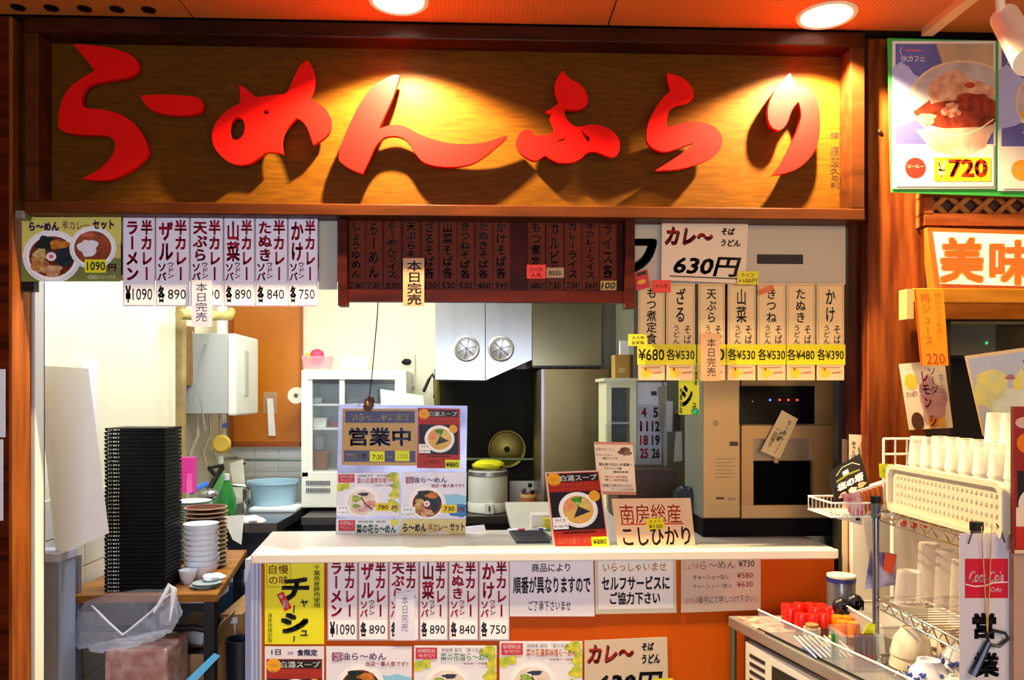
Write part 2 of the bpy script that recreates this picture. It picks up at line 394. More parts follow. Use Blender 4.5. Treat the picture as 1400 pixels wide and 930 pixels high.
brush([[(1018,280),(1040,310),(1085,335),(1110,370),(1115,405),(1095,430),(1060,437),(1025,434),(1022,445),(1032,475),(1060,500),(1085,503),(1110,497),(1150,496),(1200,512),(1232,540),(1243,575),(1235,610),(1210,625),(1180,615),(1140,602),(1110,608),(1090,628),(1050,645),(1000,645),(965,630),(945,618),(910,638),(875,628),(840,598),(830,565),(845,530),(870,515),(895,520),(905,538),(950,535),(985,520),(975,490),(965,470),(972,448),(948,442),(975,428),(1000,408),(988,380),(983,340),(998,305)], [(988,568),(1000,555),(1028,549),(1015,562)], [(1086,512),(1104,532),(1125,546),(1119,566),(1102,545)]], LY, LT, (420, 0), s1)
brush([[(180,250),(215,258),(245,275),(268,305),(268,335),(240,352),(210,358),(188,378),(180,405),(180,437),(210,428),(250,418),(300,418),(345,435),(368,470),(362,510),(330,540),(280,562),(220,578),(140,583),(180,558),(230,525),(260,500),(270,488),(230,502),(180,518),(145,512),(115,490),(110,455),(118,415),(140,370),(170,330),(190,310),(182,280)]], LY, LT, (840, 0), s3)
brush([[(600,250),(615,275),(622,300),(650,298),(680,320),(698,360),(703,420),(698,480),(675,530),(635,570),(590,590),(550,597),(538,600),(570,560),(600,505),(625,450),(638,400),(635,365),(628,347),(605,380),(595,410),(580,435),(560,445),(535,430),(525,395),(530,350),(550,310),(575,275)]], LY, LT, (840, 0), s3)
def strokeprint(par, tx, a, b, c, d, h, Y, name='signature', bold=.0):
    g = G(); ch = (d-b)/len(tx)
    for i, c_ in enumerate(tx):
        if c_ == ' ': continue
        vs, fs = glyph(c_, bold, 2); g.add([V(a+x*(c-a), b+ch*i+(.88-y)*ch, Y) for x, y in vs], fs, ink(h))
    return build(g, name, par)
strokeprint(sign, '贈 渡辺政久与利', 1135, 180, 1148, 258, '#1c0f04', 2.529)
for x_, sg in ((545, 0), (1130, 0)):                  # downlights
    cy = 3 if x_ == 545 else 12
    Yl = (CZ-EYE)*F/(HOR-cy)
    c = (X(x_, Yl), Yl, CZ)
    e_ = emp('downlight', 'round ceiling downlight glowing over the '+('middle' if x_ == 545 else 'right end')+' of the wooden sign', 'light', c, 'downlights over the sign')
    g = G(); g.lathe((c[0], c[1], CZ-.006), [(.07, .004), (.083, 0), (.088, .006)], mat('#e8dcc0', .4), 32); build(g, 'trim_ring', e_, smooth=True)
    g = G(); g.lathe((c[0], c[1], CZ-.004), [(0, 0), (.072, .0)], mat('#fff0d0', .5, emit=9), 32); build(g, 'lamp_lens', e_)
    spot('downlight_beam', (c[0], c[1], CZ-.03), 290, 133, .35, (1, .76, .40), rad=.014)

# ============================================================ FASCIA, HANGING STRIPS
g = G(); g.px(46, 296, 1156, 386, 2.54, .008, mat('#b8aa94', .4, spec=.2))
fas = top(g, 'banner_board', 'long pale plastic board behind the menu strips under the sign', 'board')
vs, fs = glyph('フ', .05); g = G(); g.add([V(840+x*65, 318+(.88-y)*60, 2.5385) for x, y in vs], fs, ink('#131018')); build(g, 'lettering', fas)
for q in ((1035, 348, 1098, 361), (160, 335, 170, 376), (434, 348, 440, 366)): g = G(); g.px(*q, 2.539, .001, ink('#131018')); build(g, 'lettering', fas)
PINK = '#c8143c'
def combo(x0, x1, y0, y1, main, sub, price, label, Y, s=1.0, group=None, pcol='#2a1c40', hide=False, bg='#eae6f4'):
    W = x1-x0; H = y1-y0; pt = y0+H*.74
    ops = [('fr', x0+.5, y0+.5, x1-.5, y1-.5, .7, '#c7a9b4'), ('@', 'lettering'),
           ('v', '半カレー', x0+W*.55, y0+H*.03, x0+W*.93, y0+H*.72, PINK, .045)]
    if sub:
        n = len(main); mh = .46 if n <= 3 else .46
        ops += [('v', main, x0+W*.08, y0+H*.04, x0+W*.52, y0+H*.5, PINK, .04),
                ('v', 'ソバ', x0+W*.04, y0+H*.51, x0+W*.32, y0+H*.72, PINK, .04), ('v', 'ウドン', x0+W*.33, y0+H*.5, x0+W*.55, y0+H*.69, PINK, .03)]
    else: ops += [('v', main, x0+W*.08, y0+H*.03, x0+W*.5, y0+H*.72, PINK, .045)]
    ops += [('@', 'price_label'), ('r', x0+W*.04, pt+1, x1-W*.04, y1-2, '#f3f2f4')]
    if sub: ops += [('h', '各', x0+W*.06, pt+3, x0+W*.27, y1-5, pcol, .05), ('h', price, x0+W*.36, pt+H*.07, x1-W*.1, y1-H*.08, pcol, .01)]
    else: ops += [('h', '¥', x0+W*.08, pt+3, x0+W*.25, y1-5, pcol, .05), ('h', price, x0+W*.3, pt+H*.06, x1-W*.08, y1-H*.07, pcol, .01)]
    return sheet('menu_strip', label, 'menu', (x0, y0, x1, y1), Y, bg, ops, group)
bounds = [167.5, 212.5, 259.6, 305.7, 348.6, 393.6, 435]
items = [('ラーメン', 0, '1090', 'ramen'), ('ザル', 1, '890', 'cold noodles'), ('天ぷら', 1, '890', 'tempura noodles'), ('山菜', 1, '890', 'mountain vegetable noodles'), ('たぬき', 1, '840', 'tanuki noodles'), ('かけ', 1, '750', 'plain noodles')]
for i, (mn, sb, pr, en) in enumerate(items):
    combo(bounds[i]+.6, bounds[i+1]-.6, 297, 419, mn, sb, pr, 'pink-lettered strip under the sign for %s with half curry, %s' % (en, pr), 2.505, group='strips hanging under the sign')
sheet('sold_out_note', 'lavender handwritten sold-out note over the third hanging strip', 'note', (262, 383, 290, 447), 2.498, '#ddd5e2', [('v', '本日完売', 267, 386, 284, 440, '#241c38', .0)])
# picture menu at far left
def bowl(cx, cy, r, st, sd=1):
    o = [('e', cx, cy, r, r*.92, '#f2f0ee'), ('e', cx, cy+r*.03, r*.93, r*.85, '#cdd4e0'), ('e', cx, cy, r*.9, r*.82, '#f6f4f0')]
    if st == 'shoyu':
        o += [('e', cx, cy, r*.78, r*.7, ('#7a2c10', '#4d1a0c', 30)), ('b', cx-r*.15, cy-r*.42, r*.42, r*.26, ('#1e2a20', '#0e1410', 40), sd), ('b', cx+r*.4, cy-r*.05, r*.3, r*.42, ('#26303a', '#10161c', 40), sd+1),
              ('b', cx+r*.25, cy-r*.42, r*.34, r*.16, ('#d98a2c', '#9c5018', 60), sd+2), ('b', cx-r*.45, cy+r*.25, r*.3, r*.26, ('#cf9850', '#8a4c20', 60), sd+3), ('b', cx+r*.0, cy+r*.48, r*.34, r*.2, ('#e3c08c', '#a86030', 60), sd+4),
              ('b', cx-r*.4, cy-r*.08, r*.22, r*.2, ('#d8c080', '#a8803c', 60), sd+5), ('e', cx-r*.02, cy, r*.17, r*.15, '#f4e4e6'), ('e', cx-r*.02, cy, r*.08, r*.07, '#d86888')]
    elif st == 'paitan':
        o += [('e', cx, cy, r*.8, r*.73, ('#dfb45c', '#cfa048', 20)), ('b', cx-r*.45, cy-r*.2, r*.3, r*.26, ('#e8a070', '#d07848', 50), sd), ('b', cx+r*.35, cy-r*.3, r*.3, r*.24, ('#e8cf80', '#caa64c', 50), sd+1),
              ('b', cx+r*.0, cy-r*.5, r*.26, r*.18, ('#4f9a30', '#25601c', 60), sd+2), ('b', cx, cy-r*.3, r*.14, r*.12, ('#b4d070', '#5a9a38', 60), sd+5), ('p', [(cx-r*.28, cy+r*.42), (cx+r*.02, cy-r*.18), (cx+r*.62, cy+r*.12)], ('#3c4048', '#181a20', 80))]
    elif st == 'miso':
        o += [('e', cx, cy, r*.8, r*.7, ('#f0e6dc', '#d8c0a8', 20)), ('b', cx-r*.3, cy-r*.2, r*.26, r*.2, ('#b8c860', '#709030', 60), sd), ('b', cx+r*.1, cy-r*.45, r*.3, r*.1, '#2c3450', sd+1),
              ('b', cx+r*.45, cy+r*.1, r*.34, r*.2, ('#e0a890', '#c07a68', 40), sd+2), ('b', cx+r*.1, cy+r*.35, r*.45, r*.16, ('#e8c0b0', '#b8808c', 40), sd+3), ('b', cx-r*.3, cy+r*.2, r*.22, r*.12, '#7c9c3c', sd+4), ('s', [(cx-r*.05, cy-r*.3), (cx+r*.2, cy+r*.1), (cx+r*.6, cy+r*.4)], r*.07, '#3a2c48')]
    elif st == 'curry':
        o += [('e', cx, cy, r*.8, r*.72, ('#9a4c28', '#7c3418', 20)), ('b', cx-r*.2, cy+r*.0, r*.42, r*.36, '#e6e2e8', sd), ('b', cx-r*.2, cy-r*.55, r*.3, r*.1, '#c86048', sd+1)]
    return o
T = .6
ops = [('r', 31, 297, 166, 330, '#d8cc64'), ('r', 29, 352, 165, 385, '#71793c'), ('p', [(29, 352), (29, 340), (100, 330), (166, 333), (166, 353)], '#c9ba66')]+bowl(71, 351, 40, 'shoyu')+bowl(127, 339, 32, 'curry', 5)
ops += [('r', 116, 355, 145, 373, '#e8e01c'), ('h', '1090', 119, 358, 144, 370, '#1c1a10', .02), ('h', '円', 148, 361, 159, 371, '#7c2858', .05),
        ('h', '半カレー', 85, 302, 122, 315, '#d8a070', .03), ('h', 'ら～めん', 40, 304, 81, 316, '#4c1c74', .05), ('h', 'セット', 127, 301, 156, 314, '#701c60', .05), ('h', '※写真はイメージです', 120, 376, 158, 382, '#e8dcc0', 0)]
sheet('picture_menu', 'yellow picture menu of ramen and half curry set at the left end under the sign', 'menu', (30, 297, 165, 385), 2.50, '#d8d070', ops)
g = G(); g.px(21, 288, 31, 298, 2.44, .04, mat('#6d6a60', .5)); g.px(30, 383, 46, 398, 2.5, .03, BLACK); top(g, 'metal_bracket', 'small dark bracket under the picture menu beside the left post', 'bracket')

# menu box
MB = wood('#481405', '#300b03', (1, 6, 6), 4, .35); PAP = '#6e2c12'
mb = emp('menu_board', 'dark brown wooden menu box hanging under the middle of the sign', 'menu board', (X(665, 2.6), 2.55, Z(418, 2.6)))
def pb(x0, y0, x1, y1, Y, d, m, name, par, bev=0):
    g = G(); g.px(x0, y0, x1, y1, Y, d, m); return build(g, name, par, bev=bev)
pb(463, 300, 868, 414, 2.53, .009, MB, 'backing', mb)
pb(462, 300, 474, 418, 2.48, .05, MB, 'side_panel', mb); pb(855, 300, 868, 421, 2.48, .05, MB, 'side_panel', mb)
pb(474, 397, 855, 413, 2.5, .03, MB, 'bottom_rail', mb)
cols = [('しょうゆめん', 487, '730', 478), ('らーめん', 511, '730', 500), ('らーめんライス', 536, '830', 524), ('天ぷらそば各', 562, '', 549), ('ざるそば各', 587, '530', 576), ('山菜そば各', 612, '530', 601), ('きつねそば各', 636, '530', 625), ('たぬきそば各', 661, '480', 649), ('かけそば各', 685, '390', 673),
        ('もつ煮定食', 733, '680', 721), ('カルビ丼', 758, '730', 746), ('カレーライス', 783, '730', 771), ('半カレーライス', 807, '360', 795), ('ライス各', 831, '100', 819)]
for t_, cx, pr, x0 in cols:
    wv = 24; ops = [('@', 'lettering'), ('v', t_, cx-7, 303, cx+7, 381, '#120604', .03)]
    if pr:
        if t_ == 'ライス各': ops.append(('r', cx-10, 384, cx+12, 397, '#c49a50'))
        ops.append(('h', pr, cx-9, 386, cx+10, 395, '#200a06', .02, .15))
    sheet('menu_slat', None, None, (cx-11, 300, cx+12, 397), 2.526, PAP if cx != 831 else '#a8541c', ops, m=wood(PAP, '#5a200c', (6, 6, .6), 5), parent=mb)
g = sheet('sticker', None, None, (720, 362, 746, 381), 2.52, '#ff3418', [('h', '大人気', 724, 366, 742, 371, '#8c1008'), ('h', '人気', 726, 373, 740, 379, '#8c1008')], parent=mb)
sheet('sticker', None, None, (747, 366, 771, 380), 2.52, '#b08c5c', [('h', '韓国風味', 750, 370, 767, 377, '#4c3018')], parent=mb)
sheet('sold_out_note', 'tan sold-out note in black brush over the dark menu box', 'note', (551, 353, 580, 419), 2.49, '#c09468', [('v', '本日完売', 556, 356, 577, 417, '#181014', .02)])
sheet('wall_curtain', 'grey banner remnant between the hanging strips and the menu box', 'banner', (436, 300, 461, 396), 2.53, '#b4ae9c')

# right side strips
udon = [('もつ煮定食', 872.7, 908.8, '¥680', 'motsu stew set', 0), ('ざる', 911, 950, '各¥530', 'zaru noodles', 1), ('天ぷら', 955, 991, '0', 'tempura noodles', 1), ('山菜', 995, 1033, '各¥530', 'mountain vegetable noodles', 1), ('きつね', 1036, 1074, '各¥530', 'fox noodles', 1), ('たぬき', 1076, 1114, '各¥480', 'tanuki noodles', 1), ('かけ', 1117, 1154, '各¥390', 'plain noodles', 1)]
for mn, x0, x1, pr, en, sb in udon:
    W = x1-x0
    ops = [('fr', x0+1.5, 390, x1-1.5, 476, .8, '#c87844'), ('@', 'lettering')]
    if sb: ops += [('v', mn, x0+W*.3, 394, x0+W*.68, 442, '#1c1410', .02), ('v', 'そば', x0+W*.6, 444, x0+W*.88, 471, '#1c1410', .01), ('v', 'うどん', x0+W*.22, 444, x0+W*.48, 471, '#1c1410', .01)]
    else: ops += [('v', mn, x0+W*.3, 393, x0+W*.7, 471, '#1c1410', .02)]
    ops += [('@', 'price_tag'), ('r', x0-1.5, 471, x1+1.5, 499, '#d8c80c'), ('h', pr, x0+(0 if len(pr) > 1 else W*.7), 477, x1-.5, 493, '#1c1808', .02),
            ('@', 'coupon'), ('r', x0+1, 500, x1-2, 520, '#d0ac84'), ('b', x0+W*.3, 510, 7, 7, '#d8a820', 4), ('e', x0+W*.27, 505, 1.6, 1.6, '#8c2818'), ('s', [(x0+W*.55, 510), (x1-4, 509)], 2.2, '#a86848'), ('s', [(x0+W*.1, 502.5), (x1-6, 502.5)], 1.2, '#a86848')]
    sheet('menu_strip', 'tan strip with yellow price tag under the sign for '+en, 'menu', (x0, 388, x1, 520), 2.53, '#dcbc84', ops, 'tan strips under the right of the sign')
sheet('sold_out_note', 'brownish sold-out note over the third tan strip on the right', 'note', (958, 456, 985, 521), 2.518, '#ba8a62', [('v', '本日完売', 966, 462, 979, 515, '#20140e', 0)])
sheet('price_card', 'cream card above the tan strips reading curry noodles 630 yen', 'card', [(905, 303), (1023, 306), (1019, 388), (904, 383)], 2.52, '#e4c8a8', [('h', 'カレ～', 4, 10, 60, 40, '#3c1008', .03, .2), ('h', 'カレ～', 3, 8, 59, 38, '#d82414', .03, .2), ('h', 'そば', 69, 8, 85, 20, '#1c1410', .05, .15), ('h', 'うどん', 69, 27, 92, 39, '#1c1410', .05, .15), ('h', '630円', 14, 57, 94, 90, '#140e10', .03, .2), ('r', 10, 91.5, 92, 93.5, '#140e10')], ds=(100, 100))
def note(name, label, q, Y, col, txts, cat='note', group=None): return sheet(name, label, cat, q, Y, col, txts, group)
note('price_tag', 'yellow tag for extra rice at the corner of the curry price card', (1008, 371, 1037, 389), 2.512, '#dccc14', [('h', 'ライス', 1013, 374, 1031, 379, '#28220c'), ('h', '+100円', 1010, 381, 1035, 387, '#28220c')])
note('red_sticker', 'small bright red sticker above the leftmost tan strip', (892, 383, 917, 400), 2.518, '#f03418', [('h', '大人気', 896, 388, 913, 394, '#90180c')])
note('red_sticker', 'small orange sticker tilted over the fox noodles strip', [(1036, 397), (1056, 389), (1059, 396), (1038, 404)], 2.518, '#d4602c', [])
note('instant_pack', 'small red packet stuck beside the menu box on the right', [(868, 373), (885, 368), (889, 393), (870, 397)], 2.51, '#c81c14', [('r', 10, 5, 90, 25, '#2c1810'), ('e', 45, 60, 30, 12, '#e0a428')])
note('yellow_tag', 'small yellow tag at the left edge of the 680 yen tag', (859, 457, 884, 473), 2.512, '#d0c014', [('h', '大人味', 864, 459, 881, 464, '#504810'), ('h', '自家製', 864, 466, 881, 471, '#504810')])

# ============================================================ SERVING COUNTER
CT = Z(757, 2.57, 500)                                 # counter top height
ctr = emp('serving_counter', 'serving counter with pale top and orange front panel', 'counter', (X(740, 2.7), 2.62, 0))
TOPM = mat('#d9d1c3', .3, noise=.04, nscale=3, coat=.2); ORG = mat('#c85602', .35, h2='#ba4a02', nscale=2, coat=.03, spec=.12)
xl, xr = X(343, 2.57), X(1146, 2.57); xm = X(700, 3.0)
g = G(); g.slab([(xl, 2.57), (xr, 2.57), (xr, 3.78), (xm, 3.78), (xm, 3.0), (X(372, 3.0), 3.0)], CT-.03, CT, TOPM); build(g, 'counter_top', ctr, bev=.004)
g = G(); g.box(xl+.01, xr, 2.6, 2.64, 0, CT-.03, ORG); build(g, 'front_panel', ctr)
g = G(); g.box(xl+.01, X(374, 3.0), 2.64, 2.98, 0, CT-.03, mat('#aab0c8', .4)); build(g, 'side_panel', ctr)
g = G(); g.box(xm+.02, xr, 2.66, 3.76, .0, CT-.03, mat('#6a665e', .6)); build(g, 'carcass', ctr)
g = G(); g.px(343, 766, 357, 990, 2.59, .012, mat('#b9bfda', .35, .2)); g.px(348, 766, 349, 990, 2.588, .003, mat('#70769c', .4)); g.px(353, 766, 354.5, 990, 2.588, .003, mat('#70769c', .4)); build(g, 'corner_trim', ctr)
g = G(); g.px(357, 755, 1146, 766, 2.588, .014, mat('#dcd6d6', .3)); build(g, 'edge_trim', ctr)
# front sheets
YF = 2.594
def vshu(x0, y0, x1, y1):
    W = x1-x0; H = y1-y0; f = lambda a: x0+W*a; q = lambda a: y0+H*a
    return [('fr', f(.03), q(.02), f(.44), q(.31), .8, '#b07c1c'), ('h', '自慢', f(.07), q(.04), f(.4), q(.15), '#b0601c', .02), ('h', 'の味', f(.07), q(.17), f(.4), q(.28), '#b0601c', .02),
            ('h', 'チ', f(.28), q(.19), f(.76), q(.48), '#1a1608', .05, .15), ('h', 'ャ', f(.6), q(.46), f(.73), q(.55), '#1a1608', .03), ('s', [(f(.5), q(.53)), (f(.485), q(.62))], 2, '#1a1608'), ('h', 'シ', f(.27), q(.62), f(.74), q(.87), '#1a1608', .06), ('h', 'ュ', f(.6), q(.83), f(.73), q(.9), '#1a1608', .03), ('s', [(f(.5), q(.9)), (f(.49), q(.97))], 2, '#1a1608'),
            ('p', [(f(.2), q(.4)), (f(.31), q(.36)), (f(.46), q(.56)), (f(.34), q(.6))], '#c8141c'), ('h', '有', f(.24), q(.4), f(.31), q(.45), '#f4e8e0', .02), ('h', '盛り', f(.3), q(.46), f(.4), q(.56), '#f4e8e0', .02),
            ('v', '千葉県産豚肉使用', f(.82), q(.04), f(.94), q(.56), '#242008', .01), ('v', '漁産地鶏前脂', f(.05), q(.62), f(.13), q(.98), '#242008', .0)]
sheet('poster', 'bright yellow poster with black brush letters at the left of the counter front', 'poster', (362, 768, 443, 881), YF, '#e6e010', vshu(362, 768, 443, 881))
bf = [447, 489.5, 531.5, 573, 613, 654.5, 697]
for i, (mn, sb, pr, en) in enumerate(items):
    combo(bf[i]+.8, bf[i+1]-.8, 764, 876, mn, sb, pr, 'pink-lettered strip on counter front for %s with half curry, %s' % (en, pr), YF, group='strips on the counter front', bg='#e4dfe6')
sheet('sold_out_note', 'pale handwritten sold-out note over the third strip on the counter front', 'note', [(541, 811), (567, 808), (568, 876), (539, 876)], YF-.004, '#e2e0ec', [('v', '本日完売', 30, 8, 68, 82, '#5a6488', -.005)])
sheet('notice', 'white notice on the counter front asking patience with the order', 'notice', [(697, 764), (811, 762), (813, 843), (697, 843)], YF, '#e0dae4', [('h', '商品により', 26, 9, 72, 24, '#2a2438', .02), ('h', '順番が異なりますので', 4, 31, 96, 61, '#2a2438', .03), ('h', 'ご了承下さいませ', 22, 73, 72, 90, '#2a2438', .01)])
sheet('notice', 'laminated self-service notice with yellow greeting on the counter front', 'notice', [(813, 763), (924, 762), (925, 838), (814, 840)], YF, '#c8c0a8', [('r', 4, 4, 96, 92, '#e2dcd8'), ('h', 'いらっしゃいませ', 10, 9, 88, 25, '#d8a83c', .02), ('h', 'セルフサービスに', 8, 33, 92, 58, '#2a2438', .04), ('h', 'ご協力下さい', 18, 61, 80, 84, '#2a2438', .04)])
sheet('notice', 'tan handwritten price note at the right of the counter front', 'notice', [(931, 761), (1040, 758), (1040, 834), (931, 838)], YF, '#cbb09a', [('h', 'しょうゆ', 4, 12, 22, 24, '#b82c18', 0), ('h', 'ら～めん', 24, 10, 68, 24, '#4a2c38', 0), ('h', '¥730', 72, 10, 92, 22, '#4a2c38', .01), ('h', 'チャーシューなし', 15, 34, 60, 43, '#4a2c38', .01), ('h', '¥580', 70, 32, 90, 42, '#b83428', .01), ('h', 'チャーシュー 1枚入', 15, 50, 64, 59, '#4a2c38', .0), ('h', '¥630', 70, 48, 90, 58, '#b83428', .01), ('h', 'ほうれん草', 6, 74, 22, 84, '#b82c18', .0), ('h', '番号にて申しつけ下さい。', 22, 72, 94, 85, '#4a2c38', .0)])
# lower row (they run on below the frame)
def soup(x0, y0, x1, y1):
    W = x1-x0; H = y1-y0; f = lambda a: x0+W*a; q = lambda a: y0+H*a
    return [('r', f(.03), q(.02), f(.97), q(.98), '#a82414'), ('r', f(.06), q(.03), f(.95), q(.14), '#1c1418'), ('r', f(.04), q(.27), f(.96), q(.77), '#18141c'), ('e', f(.15), q(.1), W*.125, W*.12, '#eca01c'), ('h', 'うまい', f(.08), q(.08), f(.22), q(.12), '#d8780c'),
            ('h', '白湯スープ', f(.27), q(.05), f(.93), q(.13), '#f0ece4', .02), ('h', '鶏のうまみたっぷりスープ', f(.1), q(.16), f(.86), q(.2), '#d06c50'), ('h', '濃厚でまろやかな味わい', f(.2), q(.215), f(.9), q(.25), '#c85c44')]+bowl(f(.52), q(.51), W*.35, 'paitan', 3)+[
            ('e', f(.84), q(.34), W*.1, W*.1, '#e0a428'), ('r', f(.04), q(.6), f(.31), q(.75), '#efece8'), ('h', 'ライス', f(.08), q(.62), f(.27), q(.66), '#2a2438', .02), ('h', '¥ 100 円', f(.06), q(.7), f(.29), q(.73), '#2a2438', .02),
            ('r', f(.2), q(.79), f(.78), q(.81), '#300c08'), ('h', 'ふらり白湯ラーメン', f(.1), q(.86), f(.66), q(.94), '#ec8468', .01)]
sheet('poster', 'red chicken-broth poster under the yellow poster on the counter front', 'poster', (362, 884, 443, 1010), YF, '#e4dce0', [('h', '1日', 371, 888, 384, 896, '#3c3460', .03), ('h', '20', 393, 891, 401, 895, '#8c88a0'), ('h', '食限定', 406, 888, 434, 897, '#3c3460', .04)]+soup(362, 899, 443, 1008))
def naposter(x0, y0, x1, y1, st, title, tcol, flowers=True, price=None, badge=True, sea=False, low=False):
    W = x1-x0; H = y1-y0; f = lambda a: x0+W*a; q = lambda a: y0+H*a; o = []
    if flowers:
        for k, (a, b, r_) in enumerate([(.9, .1, .1), (.97, .3, .1), (.93, .5, .09), (.88, .68, .07), (.96, .8, .1), (.05, .33, .08), (.14, .3, .07)]):
            o.append(('b', f(a), q(b), W*r_, W*r_*.8, ('#e6d83c', '#8cac38', 40), k))
    if sea: o += [('b', f(.8), q(.62), W*.24, H*.16, '#8cc8e0', 9), ('b', f(.88), q(.82), W*.2, H*.14, '#3a78b8', 10)]
    o += bowl(f(.4), q(.68), W*.29, st, 4)
    if badge: o += [('r', f(.02), q(.03), f(.28), q(.22), '#c82438'), ('h', '季節限定', f(.04), q(.05), f(.26), q(.12), '#f4dce0', .02), ('h', '今だけ!', f(.05), q(.13), f(.25), q(.2), '#f4dce0', .02), ('h', '房総産 菜花 「菜の花畑」', f(.33), q(.04), f(.85), q(.1), '#a0a0a8'), ('h', title, f(.32), q(.12), f(.93), q(.25), tcol, .02), ('h', '大好評!ウマ味噌', f(.6), q(.27), f(.88), q(.32), '#b46890')]
    else: o += [('r', f(.07), q(.1), f(.18), q(.24), '#8c1c54'), ('h', '醤', f(.085), q(.11), f(.17), q(.23), '#e8c8dc', .02), ('h', title, f(.18), q(.1), f(.7), q(.23), tcol, .02), ('h', '当店一番人気です!!', f(.46), q(.25), f(.96), q(.33), '#b41c50', .02)]
    if price: o += [('r', f(.0), q(.75), f(.22), q(.95), '#f0f0f2'), ('h', 'ライス', f(.04), q(.78), f(.17), q(.84), '#2c2c3c', .02), ('h', '¥ 100 円', f(.02), q(.89), f(.19), q(.93), '#2c2c3c', .01), ('r', f(.62), q(.7), f(.86), q(.88), '#e0c818'), ('h', price, f(.66), q(.74), f(.82), q(.84), '#2c2408', .02), ('h', '円', f(.88), q(.76), f(.97), q(.86), '#c02858', .03)]
    return o
sheet('poster', 'soy-sauce ramen poster with purple title in the lower row of the counter front', 'poster', (446, 884, 563, 966), YF, '#e6e2ea', naposter(446, 884, 563, 966, 'shoyu', '油ら～めん', '#7c3c78', False, None, False, True))
sheet('poster', 'rape-blossom salt ramen poster with green title on the counter front', 'poster', (566, 883, 679, 966), YF, '#e8e6ec', naposter(566, 883, 679, 966, 'miso', '菜の花塩ら～めん', '#90b090'))
sheet('poster', 'rape-blossom miso ramen poster with orange title on the counter front', 'poster', (683, 877, 796, 962), YF, '#e8e4e6', naposter(683, 877, 796, 962, 'miso', '菜の花濃厚味噌ら～めん', '#e08c5c'))
sheet('poster', 'curry noodles 630 yen sheet at the right of the lower row', 'poster', [(799, 876), (912, 871), (914, 965), (799, 966)], YF, '#cdb89c', [('h', 'カレ～', 4, 9, 60, 36, '#4c1410', .03, .2), ('h', 'カレ～', 3, 7, 59, 34, '#d02824', .03, .2), ('h', 'そば', 69, 7, 84, 19, '#1c1830', .05, .15), ('h', 'うどん', 69, 24, 91, 38, '#1c1830', .05, .15), ('h', '630円', 14, 50, 94, 88, '#140e18', .03, .2), ('@', 'price_tag'), ('r', 82, 60, 106, 76, '#dcd014')])

# ---- things on the counter
YB = 2.93
bd = sheet('sign_panel', 'silver-backed display board of posters standing on the counter beside the showcase', 'board', [(463, 553), (639, 555), (636, 735), (459, 734)], YB, '#b4b2c6', m=mat('#7c7a94', .38, .5, h2='#b0b0c8', nscale=6))
def sub(q, col, ops, ds=(100, 100), name='poster'): return sheet(name, None, None, q, YB-.003, col, ops, ds=ds, parent=bd)
sub([(468, 559), (570, 559), (570, 637), (467, 636)], '#b8924c', [('r', 4, 4, 97, 25, '#4a4c74'), ('h', 'いらっしゃいませ', 12, 8, 90, 22, '#c8b48c', .03), ('h', '営業中', 9, 33, 92, 66, '#4c5480', .035), ('r', 3, 74, 98, 94, '#4a4c74'), ('h', '営業時間', 7, 79, 32, 89, '#c8b48c', .02), ('r', 37, 75, 57, 93, '#dce018'), ('h', '7:30', 41, 81, 55, 90, '#2c3408', .01), ('r', 71, 74, 90, 92, '#dce018'), ('h', '17:00', 74, 80, 88, 88, '#6c7c18', .0), ('h', '～', 60, 82, 67, 86, '#c8b48c')])
sub([(571, 558), (629, 559), (629, 641), (570, 640)], '#a82018', soup(0, 0, 58, 82)+[('r', 38, 70, 58, 82, '#dce018'), ('h', '¥880', 39, 73, 56, 80, '#1c1c08', .03)], ds=(58, 82))
# rescale the round things on the square design: bowls above are ellipses of the sheet's own proportion
sub([(461, 647), (546, 646), (546, 706), (460, 706)], '#e4e4ee', naposter(0, 0, 86, 60, 'miso', '菜の花濃厚味噌ら～', '#e49494', True, '780'), ds=(86, 60))
sub([(549, 646), (638, 646), (637, 709), (548, 709)], '#e2e2ee', naposter(0, 0, 89, 62, 'shoyu', '油ら～めん', '#6c3c80', False, '730', False, True), ds=(89, 62))
sub([(460, 710), (545, 710), (545, 733), (460, 733)], '#e0e4e4', [('r', 3, 6, 30, 70, '#c82438'), ('h', '季節限定', 5, 12, 28, 35, '#f4dce0', .02), ('h', '今だけ!', 6, 40, 27, 64, '#f4dce0', .02), ('h', '房総産 菜花', 34, 8, 80, 22, '#809080'), ('h', '菜の花ら～めん', 32, 30, 96, 85, '#2c8c68', .04), ('b', 94, 20, 7, 20, '#e6d83c', 3)])
sub([(548, 710), (637, 710), (636, 733), (547, 733)], '#d8cc80', [('h', 'ら～めん', 4, 25, 40, 75, '#54207c', .04), ('h', '半カレー', 42, 22, 72, 72, '#d8905c', .03), ('h', 'セット', 76, 20, 98, 70, '#7c2468', .04)])
g = G(); g.tube([V(521, 300, 2.9), V(516, 430, 2.9), V(508, 520, 2.91), V(503, 556, 2.925)], .0022, BLACK, 6); g.tube([V(489, 556, 2.92), V(497, 545, 2.92), V(506, 553, 2.92)], .001, ink('#4848a0'), 6)
top(g, 'cord', 'thin dark cord hanging down to the display board', 'cord')
g = G(); g.blob(V(504, 552, 2.915), (.018, .01, .026), mat('#5a2410', .5), 3, .3); g.blob(V(503, 552, 2.905), (.006, .006, .008), mat('#c8a040', .3, .8), 4); top(g, 'ornament', 'small brown ornament tied on the dark cord above the display board', 'ornament', smooth=True)
sheet('paper', 'slanted white sheet lying at the back of the counter beside the display board', 'paper', [(575, 727, 2.98), (662, 718, 2.98), (665, 729, 2.96), (576, 731, 2.9)], 2.95, '#eeeaf0', [('s', [(10, 20), (98, 4)], 4, '#d890a8')])
